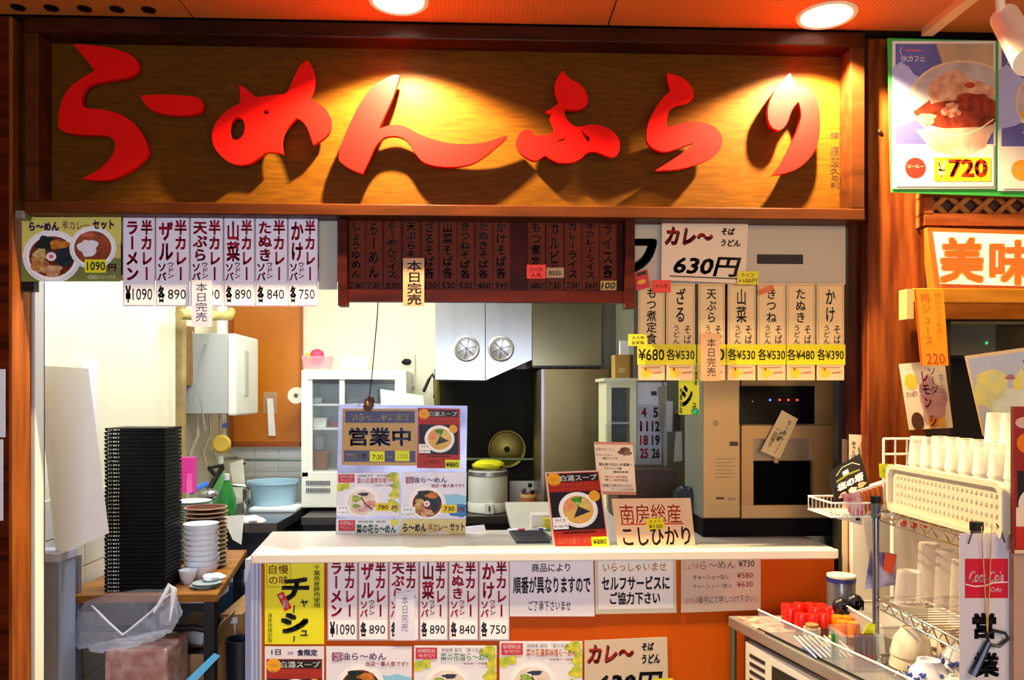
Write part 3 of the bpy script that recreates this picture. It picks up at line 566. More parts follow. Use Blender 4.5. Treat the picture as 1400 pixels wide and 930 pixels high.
c = V(722, 742, 2.8); g = G(); g.slab([(X(696, 2.93), 2.93), (X(742, 2.93), 2.93), (X(752, 2.72), 2.72), (X(706, 2.72), 2.72)], CT, CT+.008, mat('#2c2a2c', .6))
for i in range(7): a = .03*i; g.slab([(X(699, 2.9)+.004*i, 2.9-a+.02), (X(744, 2.9)+.004*i, 2.9-a+.02), (X(744, 2.9)+.004*i, 2.9-a+.012), (X(699, 2.9)+.004*i, 2.9-a+.012)], CT+.008, CT+.011, mat('#4a484c', .5))
top(g, 'coin_tray', 'dark ribbed tray lying on the counter beside the red soup poster', 'tray')
def pen(a, b, h, lab, lc='#e8e8ec'):
    g = G(); g.cyl(a, Vector(a).lerp(Vector(b), .7), .005, .005, mat(lc, .3), 10); g.cyl(Vector(a).lerp(Vector(b), .7), b, .006, .005, mat(h, .3), 10); top(g, 'marker_pen', lab, 'pen')
pen((X(695, 2.96), 2.96, CT+.006), (X(716, 2.9), 2.9, CT+.017), '#c0244c', 'pink marker pen lying at the edge of the dark ribbed tray')
pen((X(722, 2.95), 2.95, CT+.006), (X(742, 2.97), 2.97, CT+.006), '#2850b0', 'blue marker pen lying on the counter behind the dark tray')
pen((X(736, 2.99), 2.99, CT+.006), (X(752, 2.96), 2.96, CT+.006), '#2c8c3c', 'green marker pen lying on the counter behind the dark tray')
g = G(); g.box(X(726, 3.05), X(750, 3.05), 3.03, 3.1, CT, CT+.05, mat('#e0d8cc', .5)); g.box(X(742, 3.05), X(752, 3.05), 3.0, 3.03, CT, CT+.04, mat('#d8d020', .5)); top(g, 'card_holder', 'small white and yellow card holder behind the red soup poster', 'holder')
sheet('poster', 'red chicken-broth ramen poster with 880 yen tag standing on the counter', 'poster', [(745, 646, 2.78), (820, 643, 2.78), (834, 748, 2.66), (757, 752, 2.66)], 2.7, '#e4bca8', soup(0, 0, 76, 106)+[('@', 'price_tag'), ('r', 52, 92, 74, 105, '#dcd810'), ('h', '¥880', 54, 95, 72, 102, '#1c1c08', .03)], ds=(76, 106))
sheet('notice', 'small pale-pink text notice standing above the red soup poster', 'notice', [(812, 604, 2.80), (865, 605, 2.80), (870, 677, 2.78), (818, 676, 2.78)], 2.8, '#e8d0b0', [('r', 0, 0, 100, 5, '#cc8468'), ('r', 0, 94, 100, 100, '#c87c60'), ('h', '当店のラーメン', 3, 12, 52, 17, '#4c3428'), ('b', 78, 18, 17, 8, ('#8c5c3c', '#503020', 60), 2), ('h', 'チャーシュー', 3, 23, 44, 28, '#4c1c18', .02), ('h', '3枚入りです', 18, 29, 58, 34, '#2c2018', .02), ('h', '豚は食べれないお客様へ', 8, 40, 94, 46, '#2c2018', .02), ('h', 'チャーシューの豚', 22, 48, 66, 53, '#2c2018', .02), ('h', '鶏肉変更', 44, 55, 84, 59, '#2c2018', .02), ('h', '1枚から 100円追加', 20, 64, 80, 69, '#c02c1c', .01), ('h', '増し 100円追加', 20, 70, 80, 75, '#c02c1c', .01), ('h', 'お気軽にお声がけください', 8, 80, 92, 86, '#2c2018', .01), ('h', 'ラーメンふらり店主', 36, 88, 94, 92, '#2c2018', .01)])
sheet('notice', 'tan card in red and black brush lettering for local rice standing on the counter', 'notice', [(836, 682, 2.74), (944, 681, 2.74), (951, 750, 2.66), (845, 752, 2.66)], 2.7, '#e2bc94', [('h', '南房総産', 8, 12, 86, 50, '#cc2c1c', .005), ('r', 8, 50, 88, 52.5, '#cc2c1c'), ('h', 'こしひかり', 8, 57, 95, 93, '#281c14', .02), ('r', 4, 95, 96, 97.5, '#281c24'), ('@', 'price_tag'), ('p', [(39, 41), (62, 39), (64, 60), (41, 63)], '#dccc18'), ('h', 'ライス', 44, 44, 59, 49, '#302808', .01), ('h', '¥100', 43, 52, 60, 60, '#302808', .01)])
g = G(); g.px(845, 643, 925, 714, 3.2, .25, mat('#3a221a', .6)); o = top(g, 'box', 'dark brown box on the counter under the calendar', 'box', bev=.004)
g = G(); g.px(926, 672, 947, 733, 2.95, .07, mat('#16181e', .5)); g.blob(V(936, 672, 2.98), (.028, .03, .02), mat('#22283a', .4), 5, .3); top(g, 'bag', 'black bundle between the brown box and the drink dispenser', 'bag', smooth=False)

# drink dispenser
DY = 2.82; TAN = mat('#b08a55', .38, .3, noise=.06, nscale=3); TAN2 = mat('#b8945e', .4, .2)
Ybot = HOR+(EYE-CT)*F/((V(1055, 540, DY)-Vector((0, 0, EYE))).dot(Vector((sin(TH), cos(TH), 0))))
ds = emp('drink_dispenser', 'large beige drink dispenser with black display standing on the counter', 'dispenser', (X(1055, 3.0), 3.0, CT))
pb(962, 495, 1012, 709, DY, .25, TAN2, 'left_column', ds, .004); g = G()
pb(1014, 495, 1140, 709, DY+.03, .22, TAN, 'body', ds, .004)
pb(1011, 528, 1114, 580, DY-.004, .034, mat('#080607', .2, spec=.2), 'display', ds, .002)
pb(1014, 582, 1030, 691, DY, .03, TAN, 'front_frame', ds); pb(1112, 582, 1139, 691, DY, .03, TAN, 'front_frame', ds); pb(1030, 582, 1112, 600, DY, .03, TAN, 'front_frame', ds); pb(1014, 691, 1139, 709, DY, .03, TAN2, 'drip_sill', ds)
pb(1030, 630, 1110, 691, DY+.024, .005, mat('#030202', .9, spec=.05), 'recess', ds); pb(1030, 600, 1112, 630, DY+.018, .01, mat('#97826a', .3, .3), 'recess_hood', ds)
g = G(); g.cyl(V(1061, 622, DY+.01), V(1061, 633, DY+.01), .011, .008, TAN2); build(g, 'nozzle', ds, smooth=True)
for i, (x_, c_) in enumerate([(1029, '#b8b8b8'), (1053, '#3060ff'), (1066, '#ff3010'), (1078, '#ff3010'), (1090, '#ff3010')]):
    g = G(); c = V(x_, 547 if i else 549, DY-.006); g.lathe(c, [(0, 0), (.0035 if i else .002, .0), (.0035 if i else .002, .003)], mat(c_, .3, emit=5 if i else .3), 10, 'y'); build(g, 'indicator_light', ds)
g = G(); g.lathe(V(979, 579, DY-.003), [(0, 0), (.008, 0), (.01, .003)], mat('#8c7a60', .3, .6), 16, 'y'); g.px(998, 604, 1009, 610, DY-.003, .003, mat('#30140c', .4)); g.px(979, 680, 990, 683, DY-.002, .002, mat('#3c2818', .4)); g.px(995, 681, 1006, 684, DY-.002, .002, mat('#8c7458', .4)); build(g, 'lock', ds)
g = G()
for i in range(6): g.px(978, 627+i*5, 1006-(i % 2)*5, 628.2+i*5, DY-.001, .001, mat('#8a7456', .5))
build(g, 'small_print', ds)
pb(961, 709, 1142, Ybot, DY-.005, .25, mat('#120c09', .8, spec=.1), 'base', ds)
sheet('paper_tag', 'tilted handwritten paper tag taped to the drink dispenser', 'tag', [(1069, 561), (1091, 573), (1066, 628), (1040, 617)], DY-.012, '#cbb080', [('v', 'らーめん', 55, 10, 78, 60, '#20140c', .03), ('v', '大盛', 40, 40, 60, 65, '#20140c', .03), ('v', '一回限り', 15, 35, 38, 85, '#301c10', .02), ('s', [(70, 62), (66, 92)], 4, '#a8605c')])

pb(960.5, 496, 962, 709, DY+.004, .246, mat('#6f7062', .4), 'side_panel', ds)
# yellow poster seen past the dispenser, fridge, calendar
g = G(); g.px(866, 300, 966, 967, 3.86, .5, mat('#7b7b68', .4, .1, noise=.06)); g.px(905, 300, 907, 760, 3.855, .006, mat('#4a4a3c', .5)); top(g, 'refrigerator', 'tall grey-green refrigerator standing behind the drink dispenser', 'refrigerator', bev=.003)
sheet('poster', 'narrow yellow poster hanging below the tan strips beside the drink dispenser', 'poster', (928, 500, 956, 567), 2.56, '#dce010', [('h', 'カ', 930, 499, 946, 516, '#1c1808', .04), ('v', '千葉県産', 949, 501, 954, 527, '#3c3810'), ('h', 'シ', 932, 527, 947, 556, '#1c1808', .05), ('h', 'ュ', 946, 551, 952, 557, '#1c1808', .03), ('v', '地鶏前脂', 929, 530, 933, 566, '#3c3810')])
g = G(); g.blob(V(951, 563, 2.553), (.011, .005, .013), mat('#10a070', .4), 1, .02); top(g, 'magnet', 'round green magnet at the foot of the narrow yellow poster', 'magnet', smooth=True)
sheet('calendar', 'white calendar with red and black dates hanging on the refrigerator', 'calendar', (871, 523, 912, 640), 3.857, '#c3c4d4', [('r', 872, 524, 911, 553, '#dcdce6'), ('r', 890, 535, 898, 541, '#404048'), ('h', '4', 877, 557, 884, 571, '#c8243c', .04), ('h', '5', 893, 557, 900, 571, '#34343c', .04)]+[('h', s_, x_, y_, x_+11, y_+14, h_, .04) for s_, x_, y_, h_ in [('11', 875, 576, '#c8243c'), ('12', 891, 576, '#34343c'), ('18', 875, 595, '#c8243c'), ('19', 891, 595, '#34343c'), ('25', 875, 613, '#c8243c'), ('26', 891, 613, '#34343c')]])
sheet('paper', 'grey curled paper over the right edge of the calendar', 'paper', [(899, 530), (910, 526), (907, 626), (902, 580)], 3.852, '#a2a290', [])
for q, lb in (([(911, 548), (920, 549), (919, 591), (911, 590)], 'upright white paper slip on the refrigerator beside the calendar'), ([(924, 588), (932, 590), (933, 630), (921, 632)], 'white towel hanging from a clip on the refrigerator')):
    sheet('paper_slip' if 'slip' in lb else 'towel', lb, 'paper' if 'slip' in lb else 'towel', q, 3.856, '#e6e6e6', [])
g = G(); g.px(922, 566, 930, 590, 3.848, .01, mat('#4c4c48', .4, .6)); top(g, 'clip', 'dark metal clip holding the white towel on the refrigerator', 'clip')

# ============================================================ KITCHEN
# range hood and steel wall
HY = 4.5
hood = emp('range_hood', 'bright stainless range hood with two round filters', 'range hood', (X(660, HY), 4.8, Z(520, HY)))
def fr(pts, y0, y1, m, name, par): g = G(); g.prism([(V(a, b, y0).x, V(a, b, y0).z) for a, b in pts], y0, y1, m); return build(g, name, par)
HS = mat('#c9cac8', .3, .75, noise=.12, nscale=3, stretch=(4, 1, .6))
fr([(595, 300), (663, 300), (663, 520), (595, 519)], HY, BY, HS, 'hood_panel', hood); fr([(664, 300), (727, 300), (727, 492), (664, 520)], HY, BY, HS, 'hood_panel', hood)
for x_ in (638, 685):
    c = V(x_, 477, HY); g = G(); g.lathe(c, [(0, -.012), (.055, -.01), (.064, -.014), (.072, -.008), (.074, 0)], mat('#d8d8d6', .25, .7), 32, 'y')
    for k in range(6): a = k*pi/3+.3; g.cyl((c.x, HY-.014, c.z), (c.x+.052*cos(a), HY-.012, c.z+.052*sin(a)), .003, .003, mat('#8c8c88', .4, .7), 6)
    build(g, 'round_filter', hood, smooth=True)
g = G(); g.px(728, 300, 822, 501, HY-.02, .6, mat('#9a9270', .25, .7, noise=.2, nscale=3)); g.px(728, 500, 822, 503, HY-.025, .02, mat('#1c1a14', .4)); top(g, 'wall_cabinet', 'stainless cabinet to the right of the range hood', 'cabinet')
g = G(); g.px(740, 505, 832, 735, 4.2, .6, mat('#8a774c', .3, .7, noise=.25, nscale=2)); g.px(740, 505, 744, 735, 4.195, .01, mat('#a09a9c', .3, .6)); top(g, 'steel_cupboard', 'tall dull stainless cupboard beside the stove wall', 'cupboard')
g = G(); g.px(821, 300, 905, 530, 4.7, .05, mat('#d6d2ae', .6)); top(g, 'partition', 'pale green-cream partition above the small white cabinet', 'partition')
# cook-line counter along the back wall
KZ = .82
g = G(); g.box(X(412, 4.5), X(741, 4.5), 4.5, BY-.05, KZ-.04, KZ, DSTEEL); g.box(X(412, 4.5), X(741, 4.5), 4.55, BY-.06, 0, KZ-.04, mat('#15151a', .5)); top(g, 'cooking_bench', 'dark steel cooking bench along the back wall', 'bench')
g = G(); g.tube([V(545, 628, 4.95), V(745, 628, 4.95)], .009, mat('#8c9c6c', .35, .4), 10); g.cyl(V(560, 628, 4.95), V(560, 628, 4.95)+Vector((0, .22, 0)), .006, .006, DSTEEL); top(g, 'rail', 'long greenish metal rail in front of the dark stove wall', 'rail')
BRASS = mat('#a08a3c', .35, .7, noise=.15)
pl = emp('pot_cover', 'large brass pot lid leaning on the dark stove wall', 'lid', V(693, 640, 5.15)); c = V(693, 614, 5.15)
g = G(); g.lathe(c, [(0, -.02), (.06, -.018), (.105, -.008), (.112, -.012), (.118, -.012), (.12, 0), (0, .004)], BRASS, 40, 'y'); build(g, 'lid', pl, smooth=True)
g = G(); g.lathe(c, [(0, -.045), (.014, -.045), (.019, -.035), (.01, -.018)], BLACK, 18, 'y'); build(g, 'knob', pl, smooth=True)
rc = emp('rice_cooker', 'white round rice cooker with a yellow cloth on its lid', 'rice cooker', (X(667, 4.7), 4.7, KZ)); c = WL(rc); EN = mat('#dfe3d8', .3, coat=.2)
r0 = (X(695, 4.7)-X(641, 4.7))/2
g = G(); g.lathe(c, [(0, .03), (r0*.93, .03), (r0, .06), (r0*1.0, .22), (r0*.98, Z(642, 4.7)-KZ)], EN, 40); build(g, 'body', rc, smooth=True)
g = G(); g.lathe(c, [(r0*.98, .21), (r0*1.04, .215), (r0*1.02, .235), (r0*.6, .25), (0, .252)], mat('#9c9c9c', .3, .8), 40); build(g, 'lid', rc, smooth=True)
g = G(); g.lathe(c, [(r0*.95, 0), (r0*1.02, .005), (r0*1.03, .055), (r0, .06)], EN, 32); build(g, 'base_ring', rc, smooth=True)
g = G(); g.box(c.x-.02, c.x+.03, 4.7-r0-.03, 4.7-r0+.02, KZ+.005, KZ+.06, EN); g.box(c.x+.002, c.x+.01, 4.7-r0-.036, 4.7-r0-.03, KZ+.02, KZ+.05, mat('#44443c', .4)); build(g, 'control_box', rc)
g = G(); g.blob((c.x-.0, 4.7, KZ+.272), (r0*.8, r0*.7, .032), mat('#e6e212', .7), 3, .1, 20); top(g, 'cloth', 'yellow cloth folded on top of the white rice cooker', 'cloth', smooth=True)
def can(px0, px1, y0, y1, Y, h, nm, lb, cat, extra=None, gbase=None):
    r = (X(px1, Y)-X(px0, Y))/2; cx = (X(px1, Y)+X(px0, Y))/2; zb = gbase if gbase is not None else Z(y1, Y); hh = Z(y0, Y)-zb
    g = G(); m = mat(h, .45); g.lathe((cx, Y, zb), [(0, 0), (r*.97, 0), (r, .01), (r, hh*.9), (r*.98, hh), (r*.9, hh), (r*.9, hh*.85), (0, hh*.84)], m, 26)
    if extra: g.lathe((cx, Y, zb), [(r*1.02, hh*.82), (r*1.03, hh*.98), (r*.9, hh)], mat(extra, .5), 26)
    return top(g, nm, lb, cat, smooth=True), (cx, Y, zb, r, hh)
g = G(); g.box(X(697, 4.75), X(740, 4.75), 4.78, 4.8, KZ, Z(659, 4.75), mat('#cfd0cc', .4)); top(g, 'white_board', 'white upright panel behind the orange tins on the bench', 'panel')
can(703, 718, 691, 714, 4.4, '#a85c24', 'jar', 'orange-brown tin standing lower left of the ladle pot on a shelf', 'jar', '#d8b080', .70)
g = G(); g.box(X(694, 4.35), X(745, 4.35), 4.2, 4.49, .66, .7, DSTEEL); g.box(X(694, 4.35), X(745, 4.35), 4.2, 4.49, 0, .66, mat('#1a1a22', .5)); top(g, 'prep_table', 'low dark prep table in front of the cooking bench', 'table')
o, (cx, cy, cz_, r, hh) = can(712, 737, 675, 691, 4.62, '#a8622c', 'pot', 'orange-brown pot holding ladles on the bench', 'pot', '#d0a874', KZ)
for i, (dx, dz) in enumerate([(-.035, .12), (.0, .15), (.015, .11)]):
    g = G(); g.tube([(cx, cy, KZ+.03), (cx+dx, cy, KZ+dz)], .003, mat('#a89c70', .3, .8), 6); g.blob((cx+dx, cy, KZ+dz+.01), (.014, .012, .014), BLACK if i else DSTEEL, i, .05); top(g, 'ladle', ['ladle leaning left in the orange-brown pot', 'black-ended ladle standing upright in the orange-brown pot', 'short ladle leaning right in the orange-brown pot'][i], 'ladle', smooth=True)
can(718, 742, 699, 722, 4.3, '#8c8c80', 'saucepan', 'grey metal saucepan in front of the orange-brown pot', 'pan', None, .70)
# small white cabinet
cbY = 3.5
wc = emp('glass_cabinet', 'small cream cabinet with a glass door beside the calendar', 'cabinet', (X(850, cbY), cbY+.15, CT)); IV = mat('#d9d9b2', .45)
for q, nm in (((829, 521, 870, 530), 'top_rail'), ((829, 530, 836, 700), 'stile'), ((862, 530, 870, 700), 'stile'), ((836, 610, 862, 700), 'lower_panel')): pb(q[0], q[1], q[2], q[3], cbY, .03, IV, nm, wc)
pb(836, 530, 862, 610, cbY+.24, .01, mat('#3a3c34', .5), 'back_panel', wc); pb(836, 577, 862, 580, cbY+.03, .2, mat('#b0b4b0', .4), 'shelf', wc); pb(829, 521, 832, 700, cbY+.03, .23, IV, 'side_panel', wc); pb(867, 521, 870, 700, cbY+.03, .23, IV, 'side_panel', wc)
pb(836, 530, 862, 610, cbY+.01, .003, clear('#c0c8c0', .05), 'glass_pane', wc); pb(828, 580, 831, 602, cbY-.02, .02, IV, 'handle', wc)
pb(826, 517, 872, 521, cbY-.01, .27, IV, 'top', wc)
g = G(); g.px(841, 485, 861, 517, 3.5, .1, mat('#b48a34', .7)); g.px(861, 485, 866, 517, 3.505, .09, mat('#6c4418', .7)); g.px(846, 503, 855, 510, 3.498, .003, mat('#c8b468', .6)); top(g, 'carton', 'small open brown carton on top of the cream glass cabinet', 'carton')
g = G(); g.px(848, 466, 860, 487, 3.53, .03, mat('#f4f4f4', .6)); top(g, 'tissue', 'white paper bundle sticking up from the small brown carton', 'paper')

# fridge showcase
SY = 4.75
sc_ = emp('display_refrigerator', 'white countertop showcase refrigerator with sliding glass doors', 'refrigerator', (X(482, SY), SY+.2, KZ))
WM = mat('#eff0e2', .35); SZ = Z(694, SY)
pb(412, 506, 555, 519, SY, .42, WM, 'top_panel', sc_, .004); pb(412, 519, 421, 652, SY, .42, WM, 'side_panel', sc_); pb(548, 519, 555, 652, SY, .42, WM, 'side_panel', sc_)
pb(421, 519, 548, 652, SY+.38, .02, mat('#c6ccd0', .4), 'back_panel', sc_)
pb(412, 645, 555, 694, SY, .42, WM, 'lower_panel', sc_, .004)
for i in range(2): pb(418, 657.5+10*i, 451, 663.5+10*i, SY-.003, .004, mat('#d4d6cc', .4), 'louvre_panel', sc_)
g = G()
for i in range(14):
    for j in range(2): g.px(418.5+2.4*i, 657.5+10*j, 419.8+2.4*i, 663.5+10*j, SY-.006, .004, mat('#30303a', .5))
stuffpart(build(g, 'louvre', sc_))
for q in ((421, 519, 427, 646), (464, 519, 471, 646), (540, 519, 548, 646)): pb(*q, SY+.01, .02, WM, 'door_frame', sc_)
for q in ((427, 519, 464, 646), (471, 519, 540, 646)): pb(*q, SY+.02, .004, clear('#a8b4bc', .1), 'glass_pane', sc_)
for yy in (552, 585):
    pb(421, yy, 548, yy+3, SY+.06, .3, mat('#e8ece8', .4), 'wire_shelf', sc_)
pb(426, 519, 540, 524, SY+.03, .3, mat('#30343a', .5), 'fan_cover', sc_)
def tub(q, Y, h, lb, nm='tub', cat='container', m=None, lid=None):
    g = G(); cx = (X(q[0], Y)+X(q[2], Y))/2; hw = (X(q[2], Y)-X(q[0], Y))/2; z0 = Z(q[3], Y); z1 = Z(q[1], Y); m = m or mat(h, .5); d = hw*.7
    a = [(cx-hw*.85, Y-d*.85, z0), (cx+hw*.85, Y-d*.85, z0), (cx+hw*.85, Y+d*.85, z0), (cx-hw*.85, Y+d*.85, z0)]; b = [(cx-hw, Y-d, z1), (cx+hw, Y-d, z1), (cx+hw, Y+d, z1), (cx-hw, Y+d, z1)]
    ti = .003; c_ = [(cx-hw+ti*2, Y-d+ti*2, z1), (cx+hw-ti*2, Y-d+ti*2, z1), (cx+hw-ti*2, Y+d-ti*2, z1), (cx-hw+ti*2, Y+d-ti*2, z1)]; e = [(p[0]*1, p[1], z0+.006) for p in a]
    e = [(cx+(p[0]-cx)*.94, Y+(p[1]-Y)*.94, z0+.006) for p in a]
    g.add(a+b+c_+e, [(3, 2, 1, 0)]+[(i, (i+1) % 4, 4+(i+1) % 4, 4+i) for i in range(4)]+[(4+i, 4+(i+1) % 4, 8+(i+1) % 4, 8+i) for i in range(4)]+[(8+i, 8+(i+1) % 4, 12+(i+1) % 4, 12+i) for i in range(4)]+[(12, 13, 14, 15)], m)
    g.add([(cx-hw*1.04, Y-d*1.04, z1-.006), (cx+hw*1.04, Y-d*1.04, z1-.006), (cx+hw*1.04, Y-d*1.04, z1), (cx-hw*1.04, Y-d*1.04, z1)], [(0, 1, 2, 3)], m)
    return top(g, nm, lb, cat)
tub((424, 544, 441, 551), 4.9, '#e0ece8', 'flat pale tub on the upper shelf of the showcase refrigerator')
tub((425, 571, 448, 584), 4.9, '#eef0e8', 'white tub on the lower wire shelf of the showcase refrigerator')
tub((454, 576, 462, 584), 4.9, '#a03840', 'small dark red tub on the lower wire shelf of the showcase refrigerator')
tub((424, 615, 450, 643), 4.9, '#8c5828', 'brown box at the bottom of the showcase refrigerator', nm='box', cat='box')
tub((429, 596, 443, 614), 4.92, '#b0b8b8', 'clear jar with a red label on the brown box in the showcase', nm='jar', cat='jar')
g = G(); c = V(494, 541, 4.95); g.lathe(c, [(0, -.01), (.07, -.008), (.1, 0)], mat('#8890a4', .4), 26, 'y'); g.lathe((c.x, c.y, Z(552, 4.95)), [(0, 0), (.03, 0)], WM); top(g, 'plate', 'bluish plate standing in the upper right of the showcase refrigerator', 'plate', smooth=True)
pkz = Z(506, SY)
tub((415, 488, 454, 505), 4.88, '#e8b4bc', 'clear pink-tinted bin on top of the showcase refrigerator', nm='bin', m=clear('#f0b0c0', .4))
g = G(); g.blob((X(433, 4.88), 4.88, Z(489, 4.88)), (.042, .035, .05), mat('#e0305c', .5), 3, .12, 16); top(g, 'sponge_bag', 'bright pink bag in the bin on the showcase refrigerator', 'bag', smooth=True)
g = G(); g.blob((X(422, 4.88), 4.88, Z(491, 4.88)), (.02, .02, .04), mat('#d8b020', .5), 6, .1, 12); top(g, 'yellow_sponge', 'yellow sponge beside the pink bag in the clear bin', 'sponge', smooth=True)
tub((466, 489, 507, 505), 4.88, '#f4f4ee', 'white bin on the right half of the showcase refrigerator top', nm='bin')
sheet('label', None, None, (478, 493, 494, 496), 4.82, '#f2f2ec', [('h', 'ふきん', 479, 493.5, 493, 495.5, '#707080')], parent=bpy.data.objects['bin.001']) if 'bin.001' in bpy.data.objects else None
g = G(); g.hexa([V(520, 532, 4.6), V(578, 541, 4.6), V(581, 560, 4.6), V(521, 565, 4.6)], [V(520, 532, 4.75), V(578, 541, 4.75), V(581, 560, 4.75), V(521, 565, 4.75)], mat('#f6f6ee', .6)); g.px(521, 560, 579, 690, 4.6, .12, mat('#eceade', .6)); top(g, 'covered_machine', 'white-covered machine standing behind the display board', 'machine')
g = G(); g.px(548, 484, 567, 529, BY-.02, .02, mat('#d8d2b8', .4, .3)); g.px(551, 512, 564, 524, BY-.035, .02, mat('#8c8c94', .25, .8)); g.blob(V(556, 495, BY-.03), (.03, .02, .02), BLACK, 2, .2); top(g, 'wall_outlet', 'metal wall outlet plate with a dark plug above the covered machine', 'outlet')
g = G(); g.tube([V(579, 536, 4.9), V(586, 520, 4.9), V(591, 512, 4.9), V(597, 522, 4.9), V(594, 545, 4.9)], .01, mat('#241c10', .5), 8); g.tube([V(597, 520, 4.88), V(599, 560, 4.88)], .022, mat('#7c6c38', .4, .5), 8); top(g, 'gas_valve', 'dark pipe and brass valve at the edge of the range hood', 'valve', smooth=True)

# orange shutter
g = G(); g.px(318, 415, 410, 604, BY-.02, .02, mat('#cc7a04', .35, h2='#bc6604', nscale=2, coat=.2)); oc = top(g, 'cupboard_door', 'orange wooden cupboard door on the back wall', 'door')
for q in ((313, 412, 318, 610), (410, 412, 413, 610), (313, 604, 413, 611)): pb(*q, BY-.035, .035, mat('#a04c04', .4), 'frame', oc)
sheet('tape', 'clear tape square on the orange door', 'tape', (360, 536, 379, 565), BY-.022, '#d8903c', [], m=clear('#e8d0b0', .25))
sheet('towel', 'white cloth hanging on the orange cupboard door', 'towel', [(365, 545), (373, 545), (377, 596), (367, 596)], BY-.04, '#f2eee6', [])
tr = emp('tape_roll', 'white tape roll hanging at the right edge of the orange door', 'tape roll', V(405, 553, 5.0)); c = V(405, 541, 5.0)
g = G(); g.lathe(c, [(.014, -.01), (.05, -.01), (.052, .02), (.014, .02)], mat('#efe9d4', .5), 28, 'y'); build(g, 'disc', tr, smooth=True)
g = G(); g.lathe(c, [(0, -.014), (.012, -.013), (.014, 0)], mat('#7c5434', .5), 16, 'y'); build(g, 'core', tr, smooth=True)

# water heater and pipework on the left wall
wh = emp('water_heater', 'grey wall-mounted water heater on the left kitchen wall', 'water heater', (WX+.07, 4.65, Z(566, 4.5, 300)))
y0_, hz0, hz1 = 4.4, Z(566, 4.4, 290), Z(456, 4.4, 290); HG = mat('#a9adab', .4); hw_ = X(311, 4.4)-WX
g = G(); g.box(WX+.02, WX+hw_, y0_, y0_+.42, hz0, hz1, HG); build(g, 'casing', wh, bev=.004)
g = G(); g.box(WX+hw_, WX+hw_+.045, y0_-.0, y0_+.44, hz0-.01, hz1-.0, mat('#e2e2da', .4)); build(g, 'front_cover', wh, bev=.01)
g = G(); g.box(WX+hw_+.045, WX+hw_+.052, y0_+.15, y0_+.22, hz0+.1, hz0+.35, mat('#b8b8b0', .4)); build(g, 'control_strip', wh)
for i, dx in enumerate((.05, .1, .14)):
    x_ = WX+dx; g = G(); g.tube([(x_, 4.5+.05*i, hz0), (x_+.005, 4.5+.05*i, hz0-.12), (x_-.03, 4.48+.05*i, hz0-.22), (x_-.02+.04*i, 4.5, hz0-.34), (x_, 4.55, hz0-.5)], .009, mat('#b0a890', .35, .5) if i else mat('#d8d0b4', .5), 8)
    top(g, 'water_pipe', ['pale bent pipe nearest the wall under the water heater', 'middle bent pipe under the water heater', 'outer bent pipe under the water heater'][i], 'pipe', smooth=True)
g = G(); g.tube([V(245, 430, 4.1), V(280, 432, 4.3), V(313, 432, 4.6), V(316, 426, 4.7)], .026, mat('#c9b26c', .8, noise=.3), 10); top(g, 'insulated_pipe', 'lagged yellowish pipe running high on the left wall', 'pipe', smooth=True)
g = G(); g.tube([V(304, 416, 4.8), V(304, 458, 4.75)], .03, mat('#eef0ea', .4), 10); top(g, 'flue_pipe', 'white vertical flue pipe above the water heater', 'pipe', smooth=True)
g = G(); c = V(303, 607, 4.45); g.lathe(c, [(0, -.01), (.04, -.012), (.052, 0)], mat('#c8a838', .6), 20, 'y'); top(g, 'yellow_sieve', 'round yellow sieve hanging below the water heater', 'sieve', smooth=True)
g = G(); g.blob(V(307, 582, 4.45), (.012, .012, .015), mat('#2858b8', .5), 1, .02); top(g, 'valve_knob', 'small blue valve knob under the water heater', 'knob', smooth=True)
g = G(); g.tube([V(281, 470, 4.395), V(272, 500, 4.36), V(269, 530, 4.3), V(276, 560, 4.3), V(281, 590, 4.3)], .004, mat('#7c7c78', .5), 6); top(g, 'wire', 'grey wire looping beside the water heater', 'wire', smooth=True)
sheet('framed_certificate', 'framed certificate on the left wall beside the water heater', 'picture frame', [(251, 445, 4.32), (266, 447, 4.42), (267, 527, 4.42), (248, 526, 4.32)], 4.3, '#8c6838', [('r', 12, 8, 86, 92, '#dfe0c8')])
g = G(); g.px(322, 518, 326, 560, 4.85, .02, mat('#b0b0a8', .4)); g.px(323, 524, 335, 536, 4.84, .03, mat('#f0ead0', .4)); top(g, 'tap_bracket', 'white bracket beside the yellow glove at the heater', 'bracket')
g = G()
for i in range(4): a = -1.3-.25*i; p = V(334, 532, 4.9); g.tube([p, p+Vector((.02+.012*i, 0, -.06)), p+Vector((-.01+.02*i, 0, -.1+.01*i))], [.022, .015, .01], mat('#e6cc78', .6), 8)
top(g, 'rubber_glove', 'pale yellow rubber glove hanging in front of the orange door', 'glove', smooth=True)

# sink bench
SKZ = .83; sk = emp('sink_bench', 'stainless sink bench under the orange door', 'sink', (X(350, 4.6), 4.6, 0))
g = G(); sx1 = X(409, 4.5); g.slab([(WX+.01, 4.25), (sx1-.06, 4.25), (sx1-.02, 5.15), (WX+.01, 5.15)], SKZ-.05, SKZ, mat('#7c7e84', .25, .85)); build(g, 'bench_top', sk)
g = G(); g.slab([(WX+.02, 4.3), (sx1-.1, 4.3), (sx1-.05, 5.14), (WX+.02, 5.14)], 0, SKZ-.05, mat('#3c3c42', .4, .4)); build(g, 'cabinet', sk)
g = G(); g.tube([(sx1-.09, 4.27, 0), (sx1-.09, 4.27, SKZ-.05)], .018, mat('#8c8e94', .3, .8)); build(g, 'leg', sk)
g = G(); g.tube([V(302, 628, 4.95), V(325, 626, 4.95), V(332, 629, 4.9), V(334, 634, 4.88)], .011, CHROME); top(g, 'tap', 'chrome tap spout high above the green bottles', 'tap', smooth=True)
